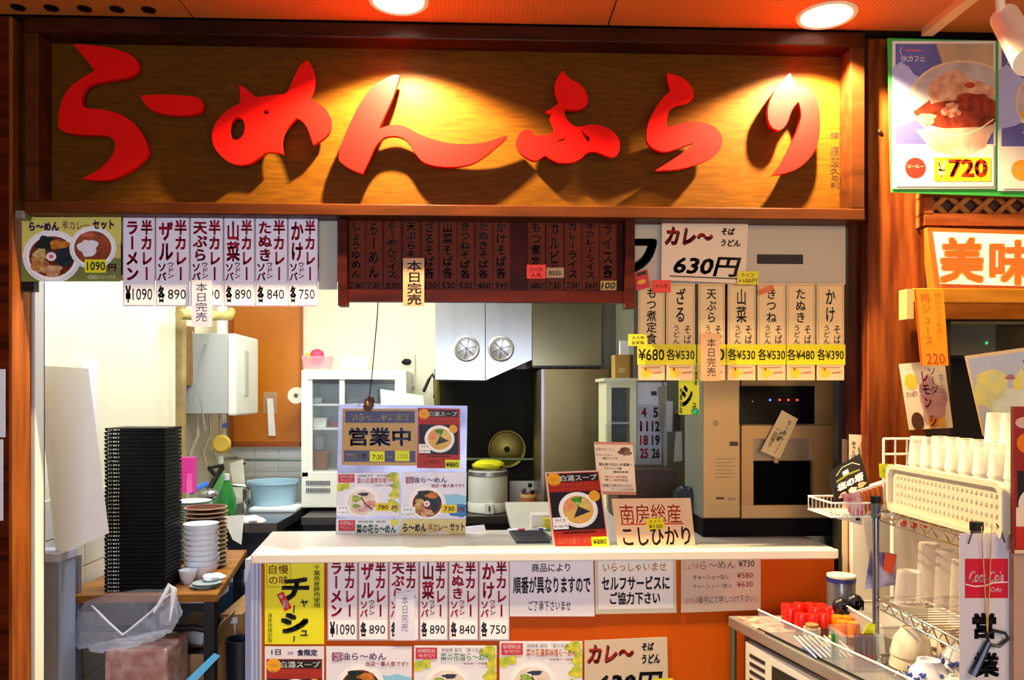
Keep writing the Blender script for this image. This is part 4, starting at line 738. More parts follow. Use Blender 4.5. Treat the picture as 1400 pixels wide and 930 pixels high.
g = G(); g.tube([V(333, 629, 5.1), V(413, 629, 5.1)], .008, mat('#8aa094', .3, .5)); top(g, 'towel_rail', 'thin green-grey rail over the sink tiles', 'rail', smooth=True)
g = G(); g.tube([V(314, 663, 4.6), V(334, 664, 4.6), V(340, 670, 4.6), V(340, 690, 4.6)], .012, CHROME); g.tube([(V(334, 690, 4.6).x, 4.6, SKZ), V(334, 668, 4.6)], .01, CHROME); top(g, 'tap', 'low chrome tap beside the pale blue basin', 'tap', smooth=True)
Yb = 4.8; c = (X(374, Yb), Yb, SKZ+.03); g = G(); bw = (X(409, Yb)-X(338, Yb))/2
g.lathe(c, [(0, 0), (bw*.82, 0), (bw*.92, .1), (bw*.94, .12), (bw*1.0, .122), (bw*1.0, .135), (bw*.92, .13), (bw*.8, .01), (0, .008)], mat('#a9cde0', .4), 36, ex=1); top(g, 'wash_basin', 'pale blue plastic basin on the sink bench', 'basin', smooth=True)
g = G(); g.box(X(339, 4.62), X(405, 4.62), 4.62, 4.92, SKZ, SKZ+.028, mat('#e9edee', .5)); top(g, 'folded_towel', 'white folded towel under the pale blue basin', 'towel', bev=.01)
g = G(); g.hexa([V(313, 634, 4.75), V(332, 628, 4.75), V(337, 686, 4.7), V(322, 690, 4.7)], [V(313, 634, 4.78), V(332, 628, 4.78), V(337, 686, 4.73), V(322, 690, 4.73)], mat('#e9e5cf', .5)); top(g, 'cutting_board', 'cream cutting board leaning beside the low chrome tap', 'cutting board', bev=.003)
def bottle(px_, y0, y1, w, Y, h, lb, cat='bottle', nm='bottle', m=None, capc=None, zb=None):
    cx = X(px_, Y); zb = Z(y1, Y) if zb is None else zb; H = Z(y0, Y)-zb; r = w/2*Y/F; e = emp(nm, lb, cat, (cx, Y, zb))
    g = G(); g.lathe((cx, Y, zb), [(0, 0), (r*.9, 0), (r, .01), (r, H*.45), (r*.7, H*.65), (r*.3, H*.82), (r*.28, H*.9)], m or clear(h, .7), 22); build(g, 'body', e, smooth=True)
    g = G(); g.lathe((cx, Y, zb), [(r*.34, H*.86), (r*.36, H*.99), (0, H)], mat(capc or '#d8e0d8', .4), 14); build(g, 'cap', e, smooth=True); return e
bottle(302, 622, 690, 20, 4.5, '#6ac06a', 'green detergent bottle behind the darker one by the sink', zb=SKZ)
bottle(310, 646, 706, 24, 4.36, '#2c8c3c', 'darker green detergent bottle in front by the sink', zb=SKZ)
g = G(); g.tube([V(284, 672, 4.2), V(296, 652, 4.3), V(304, 640, 4.4)], .014, BLACK); g.tube([V(296, 652, 4.3), V(286, 640, 4.35)], .012, BLACK); g.tube([V(285, 640, 4.4), V(306, 636, 4.4)], .009, mat('#3c3c3c', .3, .8)); top(g, 'black_tap', 'black valve handles of the tap at the left wall', 'tap', smooth=True)
g = G(); g.tube([V(262, 672, 3.9), V(282, 662, 4.1)], .014, mat('#2068d0', .4)); top(g, 'blue_brush_handle', 'blue handle of a brush above the plates', 'brush', smooth=True)
g = G(); g.blob(V(286, 676, 4.15), (.05, .05, .03), mat('#a8acac', .2, .8), 2, .05); top(g, 'steel_bowl', 'small steel bowl behind the brown plates', 'bowl', smooth=True)
g = G(); g.px(247, 626, 264, 674, 3.85, .05, mat('#e0309c', .5)); g.px(255, 648, 262, 674, 3.84, .02, mat('#f060b4', .5)); top(g, 'pink_container', 'bright pink container behind the tray stack', 'container')

# ============================================================ LEFT: TABLE, TRAYS, DISHES
TZ = .745
tb = emp('work_table', 'wooden-topped folding table with black legs by the left wall', 'table', (-1.3, 3.5, 0))
TW = wood('#b87a34', '#8a5420', (1, 5, 5), 5, .3, .3)
g = G(); g.slab([(-1.575, 3.09), (-.99, 3.09), (-1.13, 3.97), (-1.575, 3.97)], TZ-.03, TZ, TW); build(g, 'table_top', tb, bev=.003)
LEG = mat('#101014', .4)
for (x_, y_) in ((-1.035, 3.15), (-1.15, 3.9), (-1.55, 3.15), (-1.55, 3.9)):
    g = G(); g.box(x_-.02, x_+.02, y_-.02, y_+.02, 0, TZ-.03, LEG); build(g, 'leg', tb)
g = G(); g.tube([(-1.535, 3.17, TZ-.15), (-1.1, 3.17, TZ-.15), (-1.06, 3.17, TZ-.16), (-1.05, 3.17, TZ-.2)], .013, LEG); g.tube([(-1.32, 3.17, TZ-.15), (-1.2, 3.4, TZ-.04)], .009, LEG); build(g, 'brace', tb, smooth=True)
# the trays
TRM = mat('#070607', .5, spec=.15); TRS = mat('#0e0b0c', .5, spec=.2)
T0 = 3.13; tx0, tx1 = X(143, T0), X(225, T0); th = .63/42
def tray_mesh():
    e = emp('tray', 'thin black tray in the tall stack on the wooden table', 'tray', ((tx0+tx1)/2, T0, TZ), 'stacked black trays')
    g = G(); z = TZ; g.box(tx0+.004, tx1-.004, T0+.004, T0+.17, z, z+.004, TRM)
    for q in ((tx0, tx1, T0, T0+.006), (tx0, tx1, T0+.168, T0+.174)): g.box(*q, z+.002, z+th-.002, TRM)
    g.box(tx0, tx0+.006, T0, T0+.174, z+.002, z+th-.002, TRM); g.box(tx1-.006, tx1, T0, T0+.174, z+.002, z+th-.002, TRM)
    g.box(tx0+.006, tx1-.006, T0+.006, T0+.168, z+.004, z+th-.004, TRM); build(g, 'body', e)
    g = G(); g.box(tx0-.0015, tx1+.0015, T0-.0015, T0+.176, z+th-.005, z+th-.002, TRS); build(g, 'rim', e)
    g = G()
    for i, w_ in enumerate((.004, .003, .006, .004, .003)): g.box(tx0+.013+.0095*i, tx0+.013+.0095*i+w_, T0-.001, T0, z+.004, z+.009, mat('#dfe6da', .5))
    build(g, 'small_print', e); return e
tr0 = tray_mesh(); rj = random.Random(3)
for i in range(1, 42): dup(tr0, (tr0.location.x+rj.uniform(-.0012, .0012), T0+rj.uniform(-.002, .002), TZ+th*i), label='topmost thin black tray of the tall stack on the wooden table' if i == 41 else None)
def vessel(nm, lb, cat, x_, y_, z_, prof, m, grp=None, rimm=None, n=30):
    g = G(); g.lathe((x_, y_, z_), prof, m, n)
    if rimm: r, h = max(prof); g.lathe((x_, y_, z_), [(r-.001, h-.003), (r+.0012, h-.001), (r+.0008, h+.001), (r-.004, h+.001)], rimm, n)
    return top(g, nm, lb, cat, grp, smooth=True)
def bowlprof(r, h, t=.003): return [(0, .004), (r*.45, .004), (r*.48, 0), (r*.5, .006), (r*.8, h*.4), (r, h), (r-t, h), (r*.78, h*.45), (r*.4, .01), (0, .009)]
def plateprof(r, h, t=.003): return [(0, .003), (r*.55, .002), (r*.6, 0), (r*.66, .004), (r, h), (r-t, h+.001), (r*.62, .008), (0, .007)]
BR = mat('#5a2614', .35, noise=.2, nscale=20); BRR = mat('#d0a884', .5); WB = mat('#eceef4', .25, coat=.3)
Y1 = 3.58; r1 = 27*Y1/F; x1 = X(282, Y1); n1 = 14; st = (Z(690, Y1, 282)-TZ-.01)/n1
p0 = vessel('plate', 'brown plate in the tall stack behind the white bowls', 'plate', x1, Y1, TZ, plateprof(r1, .018), BR, 'stacked brown plates', BRR)
for i in range(1, n1): dup(p0, (x1+rj.uniform(-.002, .002), Y1, TZ+st*i), label='topmost brown plate of the stack behind the white bowls' if i == n1-1 else None)
Y2 = 3.37; r2 = 23*Y2/F; x2 = X(275, Y2); n2 = 9; st = (Z(717, Y2, 275)-TZ-.05)/(n2-1)
b0 = vessel('bowl', 'white bowl with a red mark in the stack in front of the brown plates', 'bowl', x2, Y2, TZ, bowlprof(r2, .055), WB, 'stacked white bowls')
g = G(); g.blob((x2-r2*.55, Y2-r2*.72, TZ+.035), (.008, .003, .003), mat('#b83040', .4), 1, .2); mk = build(g, 'red_mark', b0)
for i in range(1, n2):
    o = dup(b0, (x2+rj.uniform(-.002, .002), Y2, TZ+st*i), rotz=0 if i % 3 == 0 else 1.5+i, label='topmost white bowl of the stack in front of the brown plates' if i == n2-1 else None)
Y3 = 3.75; r3 = 26*Y3/F; x3 = X(247, Y3)+.05
p0 = vessel('plate', 'white plate in the stack half hidden by the black trays', 'plate', x3, Y3, TZ, plateprof(r3, .016), WB, 'stacked white plates', mat('#8cb49c', .4))
n3 = 22; st = (Z(680, Y3, 250)-TZ-.02)/n3
for i in range(1, n3): dup(p0, (x3+rj.uniform(-.003, .003), Y3, TZ+st*i))
vessel('bowl', 'small white bowl in front at the foot of the tray stack', 'bowl', X(257, 3.27), 3.27, TZ, bowlprof(.036, .055), WB)
for i, lb in enumerate(['pale flat dish lowest at the front edge of the table', 'pale flat dish upper one at the front edge of the table']): vessel('dish', lb, 'dish', X(280+3*i, 3.2), 3.2, TZ+.009*i, plateprof(.055, .012), mat('#b4c4bc', .3))
g = G(); g.blob((X(292, 3.25), 3.25, TZ+.03), (.045, .035, .014), mat('#f0f2f0', .7), 8, .2, 20); top(g, 'cloth', 'crumpled white cloth on the pale flat dishes', 'cloth', smooth=True)
g = G(); g.blob((X(318, 4.0), 4.32, SKZ+.0), (.07, .05, .03), mat('#f1efe4', .7), 8, .2, 20); g.hexa([V(304, 706, 4.22), V(334, 704, 4.22), V(330, 745, 4.2), V(318, 738, 4.2)], [V(304, 706, 4.24), V(334, 704, 4.24), V(330, 745, 4.22), V(318, 738, 4.22)], mat('#f1efe4', .7)); top(g, 'cloth', 'white cloth hanging over the front edge of the sink bench', 'cloth', smooth=True)
g = G(); g.blob((X(275, 3.75), 3.75, TZ+.235), (.06, .05, .02), mat('#eef0f4', .7), 4, .2, 20); top(g, 'cloth', 'white cloth on top of the half-hidden white plates', 'cloth', smooth=True)
# slanted board and low cabinet by the jamb
g = G(); g.hexa([V(57, 500, 2.98), V(121, 504, 2.98), V(149, 729, 2.93), V(84, 757, 2.93)], [V(50, 500, 3.02), V(117, 504, 3.02), V(145, 729, 2.97), V(76, 757, 2.97)], mat('#fbf8f0', .5)); top(g, 'leaning_board', 'large blank cream board leaning beside the left post', 'board')
lc = emp('side_cabinet', 'low lavender-grey cabinet end behind the left post', 'cabinet', (X(66, 2.95), 2.98, 0))
pb(40, 757, 83, 769, 2.92, .12, mat('#c9c9dc', .4), 'top', lc, .002); pb(46, 769, 80, 1200, 2.95, .09, mat('#9a9cb2', .5), 'front_panel', lc); pb(80, 769, 84, 1200, 2.94, .1, mat('#a8b8d4', .4), 'edge_strip', lc)
g = G(); g.px(86, 760, 108, 1180, 3.12, .02, mat('#8e8e9c', .5)); top(g, 'grey_panel', 'narrow grey panel beside the low lavender cabinet', 'panel')
g = G(); g.px(101, 860, 106, 930, 3.1, .012, mat('#5a90c8', .4)); g.cyl(V(92, 893, 3.08), V(92, 925, 3.08), .01, .012, CHROME); g.px(88, 888, 98, 893, 3.07, .03, CHROME); top(g, 'door_closer', 'small chrome fitting low beside the grey panel', 'fitting')
sheet('paper_notice', 'faint white notice with a red line on the left wall', 'notice', [(111, 492, 3.25), (133, 492, 3.4), (132, 600, 3.4), (116, 600, 3.25)], 3.3, '#e8e8ee', [('r', 55, 64, 98, 67, '#d05868'), ('v', '水', 30, 12, 55, 30, '#b0b0b8', 0)])
for q, lb in ((( -8, 505, 7, 598), 'white paper high on the dark wall at the left edge'), ((-8, 601, 4, 712), 'white paper low on the dark wall at the left edge')):
    sheet('paper', lb, 'paper', q, 2.455, '#c8cce0', [])
# bag, wrapped parcel, boxes
BAG = clear('#d4daea', .22, .12)
bg = emp('plastic_bag', 'clear plastic bag hanging under the black trays', 'bag', (X(175, 3.0), 3.0, .5))
top_ = [(104, 838, 3.06), (118, 822, 3.07), (150, 812, 3.07), (190, 806, 3.07), (222, 806, 3.06), (233, 800, 3.0), (240, 812, 2.96), (205, 838, 2.93), (168, 868, 2.9), (134, 836, 2.93)]
mid = [(100, 862, 3.06), (118, 857, 3.08), (150, 852, 3.08), (190, 850, 3.08), (232, 842, 3.08), (248, 837, 3.0), (240, 854, 2.93), (210, 868, 2.9), (168, 882, 2.88), (125, 876, 2.92)]
bot = [(108, 885, 3.05), (122, 885, 3.07), (150, 882, 3.08), (190, 878, 3.07), (225, 866, 3.06), (238, 858, 3.0), (226, 870, 2.94), (204, 878, 2.91), (168, 888, 2.9), (130, 892, 2.94)]
g = G(); vs = [V(*p) for r_ in (top_, mid, bot) for p in r_]; rb = random.Random(5); N = 10
def dense(rings, k=5, j=6):
    out = []
    for r_ in rings:
        rr = []
        for i in range(N):
            for t in range(k): rr.append(V(*r_[i]).lerp(V(*r_[(i+1) % N]), t/k))
        out.append(rr)
    res = []
    for a, b in zip(out, out[1:]):
        for t in range(j): res.append([p.lerp(q, t/j) for p, q in zip(a, b)])
    res.append(out[-1]); return res
D = dense([top_, mid, bot]); M_ = len(D[0]); vs = []
for ri, r_ in enumerate(D):
    for i, p in enumerate(r_): a = (.0 if ri == 0 else .008); vs.append(p+Vector((sin(i*1.9+ri*.5)*a, cos(i*2.3+ri*.8)*a, sin(i*1.1)*a*.6)))
g.add(vs, [(j*M_+i, j*M_+(i+1) % M_, (j+1)*M_+(i+1) % M_, (j+1)*M_+i) for j in range(len(D)-1) for i in range(M_)]+[tuple((len(D)-1)*M_+i for i in range(M_))], BAG); build(g, 'film', bg, smooth=True)
g = G(); g.tube([V(*p)+Vector((0, -.002, 0)) for p in [(126, 828, 2.95), (134, 836, 2.93), (150, 852, 2.91), (168, 868, 2.9), (186, 854, 2.91), (205, 838, 2.93), (225, 818, 2.95), (240, 808, 2.96)]], [.002, .004, .004, .004, .004, .003, .003, .002], mat('#e8ecf2', .3), 6)
g.tube([V(*p) for p in [(210, 838, 2.93), (224, 815, 2.95), (232, 800, 2.98), (238, 806, 2.97), (236, 826, 2.94), (232, 850, 2.93)]], [.004, .008, .01, .011, .008, .003], mat('#e4eaee', .3), 8); build(g, 'rolled_edge', bg, smooth=True)
g = G(); g.px(142, 889, 228, 1180, 2.96, .22, mat('#c8a49c', .2, noise=.25, nscale=25, bump=.6, coat=.6, h2='#a87870')); top(g, 'wrapped_parcel', 'plastic-wrapped pinkish parcel standing under the clear bag', 'parcel', bev=.012)
def boxpx(x0, y0, x1, y1, Y, d, lb, h='#b08a60', floor=True, nm='cardboard_box'):
    g = G(); z0 = 0 if floor else Z(y1, Y); g.box(X(x0, Y), X(x1, Y), Y, Y+d, z0, Z(y0, Y), mat(h, .8, noise=.12, nscale=15)); e = top(g, nm, lb, 'box')
    return e
e = boxpx(241, 848, 268, 900, 3.62, .2, 'taupe carton with a printed label behind the open box', '#94826e'); g = G(); g.px(243, 859, 261, 870, 3.618, .002, mat('#6c4a44', .6)); build(g, 'label', e)
# open carton
ob = emp('open_carton', 'open cardboard carton with flaps under the wooden table', 'box', (X(268, 3.25), 3.35, 0)); Yo = 3.22
g = G(); x0, x1 = X(235, Yo), X(283, Yo); zt = Z(895, Yo, 260); t_ = .004
for q in ((x0, x1, Yo, Yo+t_), (x0, x1, Yo+.2, Yo+.2+t_), (x0, x0+t_, Yo, Yo+.2), (x1-t_, x1, Yo, Yo+.2)): g.box(*q, 0, zt, CARD)
g.box(x0, x1, Yo, Yo+.2, 0, .004, CARD); build(g, 'walls', ob)
g = G(); g.hexa([(x1, Yo, zt), (x1, Yo+.2, zt), (x1+.05, Yo+.2, zt+.12), (x1+.05, Yo, zt+.12)], [(x1+.003, Yo, zt), (x1+.003, Yo+.2, zt), (x1+.053, Yo+.2, zt+.12), (x1+.053, Yo, zt+.12)], CARD); build(g, 'flap', ob)
g = G(); g.box(x0+.01, x1-.01, Yo+.02, Yo+.18, .01, zt-.03, mat('#2c1c20', .6)); top(g, 'dark_parcel', 'dark parcel inside the open cardboard carton', 'parcel')
g = G(); g.blob((X(268, 3.4), 3.4, zt+.02), (.06, .05, .035), mat('#e6e6e8', .6), 3, .2); top(g, 'crumpled_paper', 'crumpled white paper on the open cardboard carton', 'paper', smooth=True)
e = boxpx(302, 836, 331, 930, 3.45, .35, 'tan cardboard box strapped with white tape beside the table leg', '#a87c4c'); g = G(); g.px(306, 845, 324, 853, 3.445, .005, mat('#e8e8e8', .5)); g.px(320, 853, 321.5, 905, 3.446, .004, mat('#e8e8e8', .5)); build(g, 'tape', e)
g = G(); g.px(303, 800, 343, 838, 3.95, .28, clear('#4c78a0', .6)); g.px(301, 797, 345, 802, 3.94, .3, mat('#6888a8', .4)); top(g, 'storage_bin', 'translucent blue storage bin behind the table legs', 'bin')
g = G(); g.box(X(298, 3.95), X(348, 3.95), 3.92, 4.24, 0, Z(838, 3.95), mat('#4c3c30', .7)); top(g, 'low_stand', 'dark stand under the translucent blue bin', 'stand')
g = G(); g.lathe((X(330, 3.3), 3.3, 0), [(0, 0), (.05, 0), (.062, Z(868, 3.3)), (.058, Z(868, 3.3)), (.046, .01), (0, .01)], mat('#141824', .4), 26); top(g, 'bucket', 'dark blue bucket on the floor beside the counter end', 'bucket', smooth=True)
sheet('patterned_paper', 'colourful patterned flat pack just under the table top', 'pack', (240, 816, 291, 825), 3.2, '#d4c4d0', [('b', 252, 820, 5, 3, '#a04878', 1), ('b', 266, 820, 5, 3, '#7c58a0', 2), ('b', 282, 820, 5, 3, '#c86868', 3)], thick=.2)
g = G(); g.hexa([V(293, 893, 3.08), V(301, 897, 3.08), V(262, 938, 3.0), (V(250, 934, 3.0))], [V(293, 893, 3.09), V(301, 897, 3.09), V(262, 938, 3.01), V(250, 934, 3.01)], mat('#60b8e0', .35)); g.tube([V(256, 936, 3.005), V(230, 1050, 3.0)], .01, mat('#60b8e0', .35)); top(g, 'blue_stick', 'bright blue plastic handle leaning in front of the cartons', 'handle')

# ============================================================ RIGHT: CAFE FRONT
PY = 2.44
def cafe(x0, y0, x1, y1, fill, lb, tag_, price):
    W = x1-x0; H = y1-y0; f = lambda a: x0+W*a; q = lambda a: y0+H*a
    ops = [('r', f(.03), q(.02), f(.98), q(.7), ('#5c5a98')), ('b', f(.12), q(.38), W*.3, H*.2, '#a8a8d4', 3), ('p', [(f(.42), q(.02)), (f(.98), q(.02)), (f(.98), q(.3)), (f(.56), q(.3))], ('#c8a07c', '#a89480', 10)), ('e', f(.68), q(.4), W*.52, H*.27, '#d8b890'), ('e', f(.68), q(.4), W*.5, H*.255, ('#c8b8bc', '#a89a98', 12)),
           ('b', f(.64), q(.36), W*.32, H*.14, (fill[0], fill[1], 30), 3), ('e', f(.66), q(.5), W*.42, H*.1, (fill[2], fill[3], 30)), ('p', [(f(.2), q(.48)), (f(.36), q(.4)), (f(.42), q(.56)), (f(.3), q(.58))], (fill[2], fill[3], 30)), ('b', f(.8), q(.43), W*.19, H*.08, (fill[2], fill[3], 40), 7), ('b', f(.57), q(.47), W*.09, H*.05, (fill[0], fill[2], 60), 2), ('b', f(.32), q(.53), W*.1, H*.04, (fill[0], fill[1], 60), 5), ('e', f(.75), q(.3), W*.05, H*.02, fill[2]),
           ('r', f(.03), q(.7), f(.98), q(.985), '#e0d4c4'), ('p', [(f(.22), q(.6)), (f(.99), q(.58)), (f(.9), q(.72)), (f(.66), q(.8)), (f(.38), q(.74))], ('#d8b8a0', '#b88870', 12)), ('s', [(f(.28), q(.56)), (f(.4), q(.615)), (f(.55), q(.64)), (f(.72), q(.63)), (f(.86), q(.59)), (f(.98), q(.53))], 1.6, '#ecd8b0'),
           ('h', '氷', f(.08), q(.1), f(.15), q(.145), '#f0e4ec', .02), ('h', 'カフェ', f(.15), q(.1), f(.31), q(.14), '#f0e4ec', .03), ('s', [(f(.09), q(.04)), (f(.07), q(.07)), (f(.09), q(.1))], .8, '#d8c4e0'), ('r', f(.13), q(.06), f(.28), q(.07), '#c85878'),
           ('e', f(.22), q(.86), W*.1, H*.07, tag_), ('h', 'コーヒー', f(.14), q(.84), f(.3), q(.86), '#f0e0c8', .04)]
    if price: ops += [('r', f(.4), q(.79), f(.95), q(.95), '#e8c418'), ('h', '¥', f(.43), q(.81), f(.52), q(.93), '#f0e8c0', .02), ('h', price, f(.54), q(.8), f(.92), q(.925), '#c83818', .04)]
    return sheet('poster', None, None, (x0, y0, x1, y1), PY-.002, '#d8d0cc', ops, parent=cp)
cp = sheet('cafe_poster', 'green-bordered pair of shaved-ice dessert posters on the right wooden wall', 'poster', [(1213, 52), (1520, 60), (1520, 274), (1218, 263)], PY, '#2e9e3c', [], m=mat('#2f9c3a', .5))
cafe(1220, 56, 1361, 258, ('#e0b090', '#b87858', '#a83c20', '#641c14'), '', '#9c2c1c', '720')
cafe(1365, 59, 1508, 261, ('#f0e0b0', '#d8b880', '#e8c020', '#d09018'), '', '#e89428', None)
# wood behind the cafe
CW = wood('#a8582a', '#7a3814', (1, 6, 6), 4, .4, .1); LW = wood('#d08a2c', '#b06c1c', (1, 5, 5), 5, .4, .1)
g = G(); g.box(X(1266, 2.52), 2.6, 2.5, 2.56, Z(300, 2.5, 1300), CZ, mat('#7a3c18', .5)); struct(g, 'wall_right_front')
lt = emp('lattice_panel', 'small diagonal wooden lattice strip between the posters and the lit sign', 'lattice', (X(1400, 2.48), 2.5, Z(309, 2.48, 1300)))
pb(1264, 262, 1560, 269, 2.45, .05, CW, 'rail', lt); pb(1264, 293, 1560, 309, 2.45, .05, CW, 'rail', lt); pb(1264, 269, 1276, 293, 2.45, .05, CW, 'stile', lt)
pb(1264, 262, 1560, 300, 2.497, .004, mat('#3c1808', .6), 'backing', lt)
for k in range(8):
    a = 1262+k*32
    for sg in (1, -1):
        p, q = (a, 297), (a+36, 265)
        if sg < 0: p, q = (a, 265), (a+36, 297)
        Yk = 2.47 if sg > 0 else 2.482; w_ = 5
        pts = [(p[0]-w_, p[1]), (p[0]+w_, p[1]), (q[0]+w_, q[1]), (q[0]-w_, q[1])]
        g = G(); g.prism([(V(a_, b_, Yk).x, V(a_, b_, Yk).z) for a_, b_ in pts], Yk, Yk+.009, wood('#c07a38', '#965422', (3, 3, 3), 8)); build(g, 'slat', lt)
ls = emp('lit_sign', 'backlit white sign with bold orange characters on the right', 'sign', (X(1400, 2.45), 2.5, Z(396, 2.45, 1300)))
g = G(); q = [(1268, 311), (1560, 320), (1560, 402), (1278, 394)]; g.prism([(V(a, b, 2.44).x, V(a, b, 2.44).z) for a, b in q], 2.44, 2.48, mat('#c0601a', .4)); build(g, 'frame', ls)
sf = sheet('face', None, None, [(1276, 317), (1560, 326), (1560, 396), (1286, 388)], 2.438, '#f4e4cc', [], parent=ls, m=mat('#fbe6c0', .4, emit=.7))
g = G()
for ch_, q in (('美', (1284, 324, 1346, 388)), ('味', (1350, 327, 1414, 391)), ('処', (1418, 328, 1482, 392))):
    vs, fs = glyph(ch_, .045, 2); g.add([V(q[0]+x*(q[2]-q[0]), q[1]+(.88-y)*(q[3]-q[1]), 2.4355) for x, y in vs], fs, mat('#d89038', .5, emit=.5, spec=.1))
build(g, 'lettering', ls)
bm = emp('counter_beam', 'light wooden beam with a lip under the lit sign', 'beam', (X(1400, 2.45), 2.48, Z(441, 2.35, 1300)))
pb(1249, 395, 1560, 414, 2.43, .05, LW, 'ledge', bm, .002); pb(1240, 395, 1249, 436, 2.432, .048, mat('#c8a868', .5), 'end_cap', bm); pb(1290, 414, 1560, 436, 2.45, .03, wood('#b46a20', '#94500f', (1, 5, 5), 5), 'lower_rail', bm)
g = G(); g.px(1264, 436, 1300, 600, 2.6, .05, mat('#2c160c', .6)); struct(g, 'trim_12')
g = G(); g.px(1268, 400, 1700, 760, 3.3, .05, mat('#241a12', .7)); struct(g, 'wall_cafe_back')
g = G(); g.px(1285, 443, 1361, 486, 2.9, .3, mat('#8a8a78', .3, .5)); g.px(1361, 446, 1700, 480, 2.95, .3, mat('#5c5034', .4, .4)); g.px(1285, 440, 1700, 444, 2.88, .02, mat('#b8a870', .4, .4)); g.lathe(V(1349, 469, 2.897), [(0, -.002), (.006, 0)], mat('#50c878', .3, emit=1), 10, 'y'); top(g, 'kitchen_hood', 'dull steel hood inside the cafe opening on the right', 'hood')
YO = 2.424
sheet('price_slip', 'long orange handwritten slip for plum juice hanging from the beam', 'notice', [(1250, 397), (1290, 396), (1297, 500), (1259, 500)], YO, '#f0920c', [('v', '梅ジュース', 18, 3, 52, 74, '#c0401c', -.005), ('h', '220', 22, 84, 88, 98, '#b0341c', 0), ('v', '体にとっても良い', 66, 3, 90, 66, '#c0401c', -.01), ('r', 0, 0, 5, 100, '#e83c18')])
sheet('leaflet', 'cream lemon drink leaflet below the orange slip', 'leaflet', [(1229, 498), (1291, 492), (1303, 585), (1243, 588)], 2.492, '#e4d4b8', [('e', 20, 28, 14, 12, '#dcb830'), ('b', 62, 58, 30, 34, ('#c89890', '#b07c80', 20), 3), ('v', 'ソーダ', 58, 8, 80, 50, '#281c40', 0), ('v', 'レモン', 42, 12, 60, 70, '#a83048', .03), ('h', 'さっぱり', 6, 42, 30, 50, '#c02418', .02), ('v', '生しぼり', 82, 20, 94, 60, '#2c5898', .0), ('e', 22, 88, 14, 14, '#50301c'), ('b', 58, 90, 14, 10, '#d07c30', 3), ('b', 76, 92, 10, 8, '#e0a040', 6), ('v', 'シ', 48, 78, 66, 98, '#8c4ca0', .02)])
sheet('poster', 'pale blue poster with yellow flowers tilted at the right edge', 'poster', [(1319, 487), (1440, 470), (1440, 610), (1344, 596)], 2.15, '#e4c898', [('r', 3, 4, 100, 100, '#b4bccc'), ('b', 24, 45, 26, 24, ('#e8dc70', '#c4cc9c', 20), 2), ('b', 70, 48, 22, 26, ('#e8d440', '#d8d8a0', 20), 3), ('b', 52, 72, 28, 32, ('#dce4d4', '#c8d4c0', 20), 5), ('b', 48, 30, 6, 3, '#a87078', 2), ('v', '冷たい', 64, 12, 76, 50, '#5c589c', .03)])

# track light on the cafe ceiling
g = G(); a = V(1268, 46, 2.42); d_ = .03
g.box(X(1275, 2.4)-.018, X(1275, 2.4)+.018, .2, 2.43, CZ-.022, CZ, mat('#d8b07c', .4)); g.box(X(1275, 2.4)-.006, X(1275, 2.4)+.006, .2, 2.1, CZ-.0225, CZ-.02, mat('#5c3818', .5)); top(g, 'light_track', 'cream ceiling light track running toward the viewer', 'track')
ts = emp('track_spotlight', 'white cylinder spotlight on a stem at the top right corner', 'spotlight', (X(1384, 2.0), 2.0, CZ-.001)); W2 = mat('#ecdcc4', .4)
g = G(); g.cyl((X(1366, 2.0), 2.0, CZ), V(1368, 18, 2.0), .014, .01, W2); build(g, 'stem', ts, smooth=True)
g = G(); g.cyl(V(1374, 24, 2.02), V(1408, 84, 1.85), .034, .036, W2, 28); build(g, 'lamp_body', ts, smooth=True)

# ============================================================ RIGHT: STEEL COUNTER AND GOODS
SZ0 = .79
sc = emp('steel_counter', 'stainless side counter running toward the viewer at the lower right', 'counter', (1.3, 2.0, 0))
p0 = V(993, 840, 2.57); A = (p0.x, 2.555); B = (.945, 1.9); Cc = (1.12, 1.0)
g = G(); g.slab([A, B, Cc, (2.2, 1.0), (2.2, 2.555)], SZ0-.035, SZ0, mat('#b8b0a4', .3, .7, noise=.1)); build(g, 'worktop', sc, bev=.004)
g = G(); g.slab([(A[0]+.05, 2.54), (B[0]+.06, 1.9), (Cc[0]+.06, 1.0), (2.2, 1.0), (2.2, 2.54)], .05, SZ0-.035, mat('#54504c', .5)); build(g, 'carcass', sc)
g = G(); g.tube([(A[0]+.012, 2.535, 0), (A[0]+.012, 2.535, SZ0-.03)], .011, mat('#6c6844', .4, .6)); build(g, 'leg', sc, smooth=True)
sheet_ = G()
def onface(t0, t1, z0, z1, off, m, name, lb=None):
    a = Vector((A[0]+.05, 2.54)); b = Vector((B[0]+.06, 1.9)); d = (b-a).normalized(); nrm = Vector((d.y, -d.x));  nrm = nrm if nrm.x < 0 else -nrm
    p = a.lerp(b, t0)+nrm*off; q = a.lerp(b, t1)+nrm*off; g = G()
    g.hexa([(p.x, p.y, z0), (q.x, q.y, z0), (q.x, q.y, z1), (p.x, p.y, z1)], [(p.x-nrm.x*.02, p.y-nrm.y*.02, z0), (q.x-nrm.x*.02, q.y-nrm.y*.02, z0), (q.x-nrm.x*.02, q.y-nrm.y*.02, z1), (p.x-nrm.x*.02, p.y-nrm.y*.02, z1)], m)
    return build(g, name, sc)
onface(.08, .98, .1, SZ0-.06, .03, mat('#dcd4c4', .4), 'cabinet_face'); onface(.3, .5, .12, SZ0-.09, .034, mat('#221c16', .2), 'glass_panel'); onface(.6, .95, .12, SZ0-.09, .034, mat('#1c3036', .2), 'glass_panel')
for i in range(12): onface(.12, .24, SZ0-.1-.025*i, SZ0-.09-.025*i, .033, mat('#2c2420', .5), 'louvre_slat')
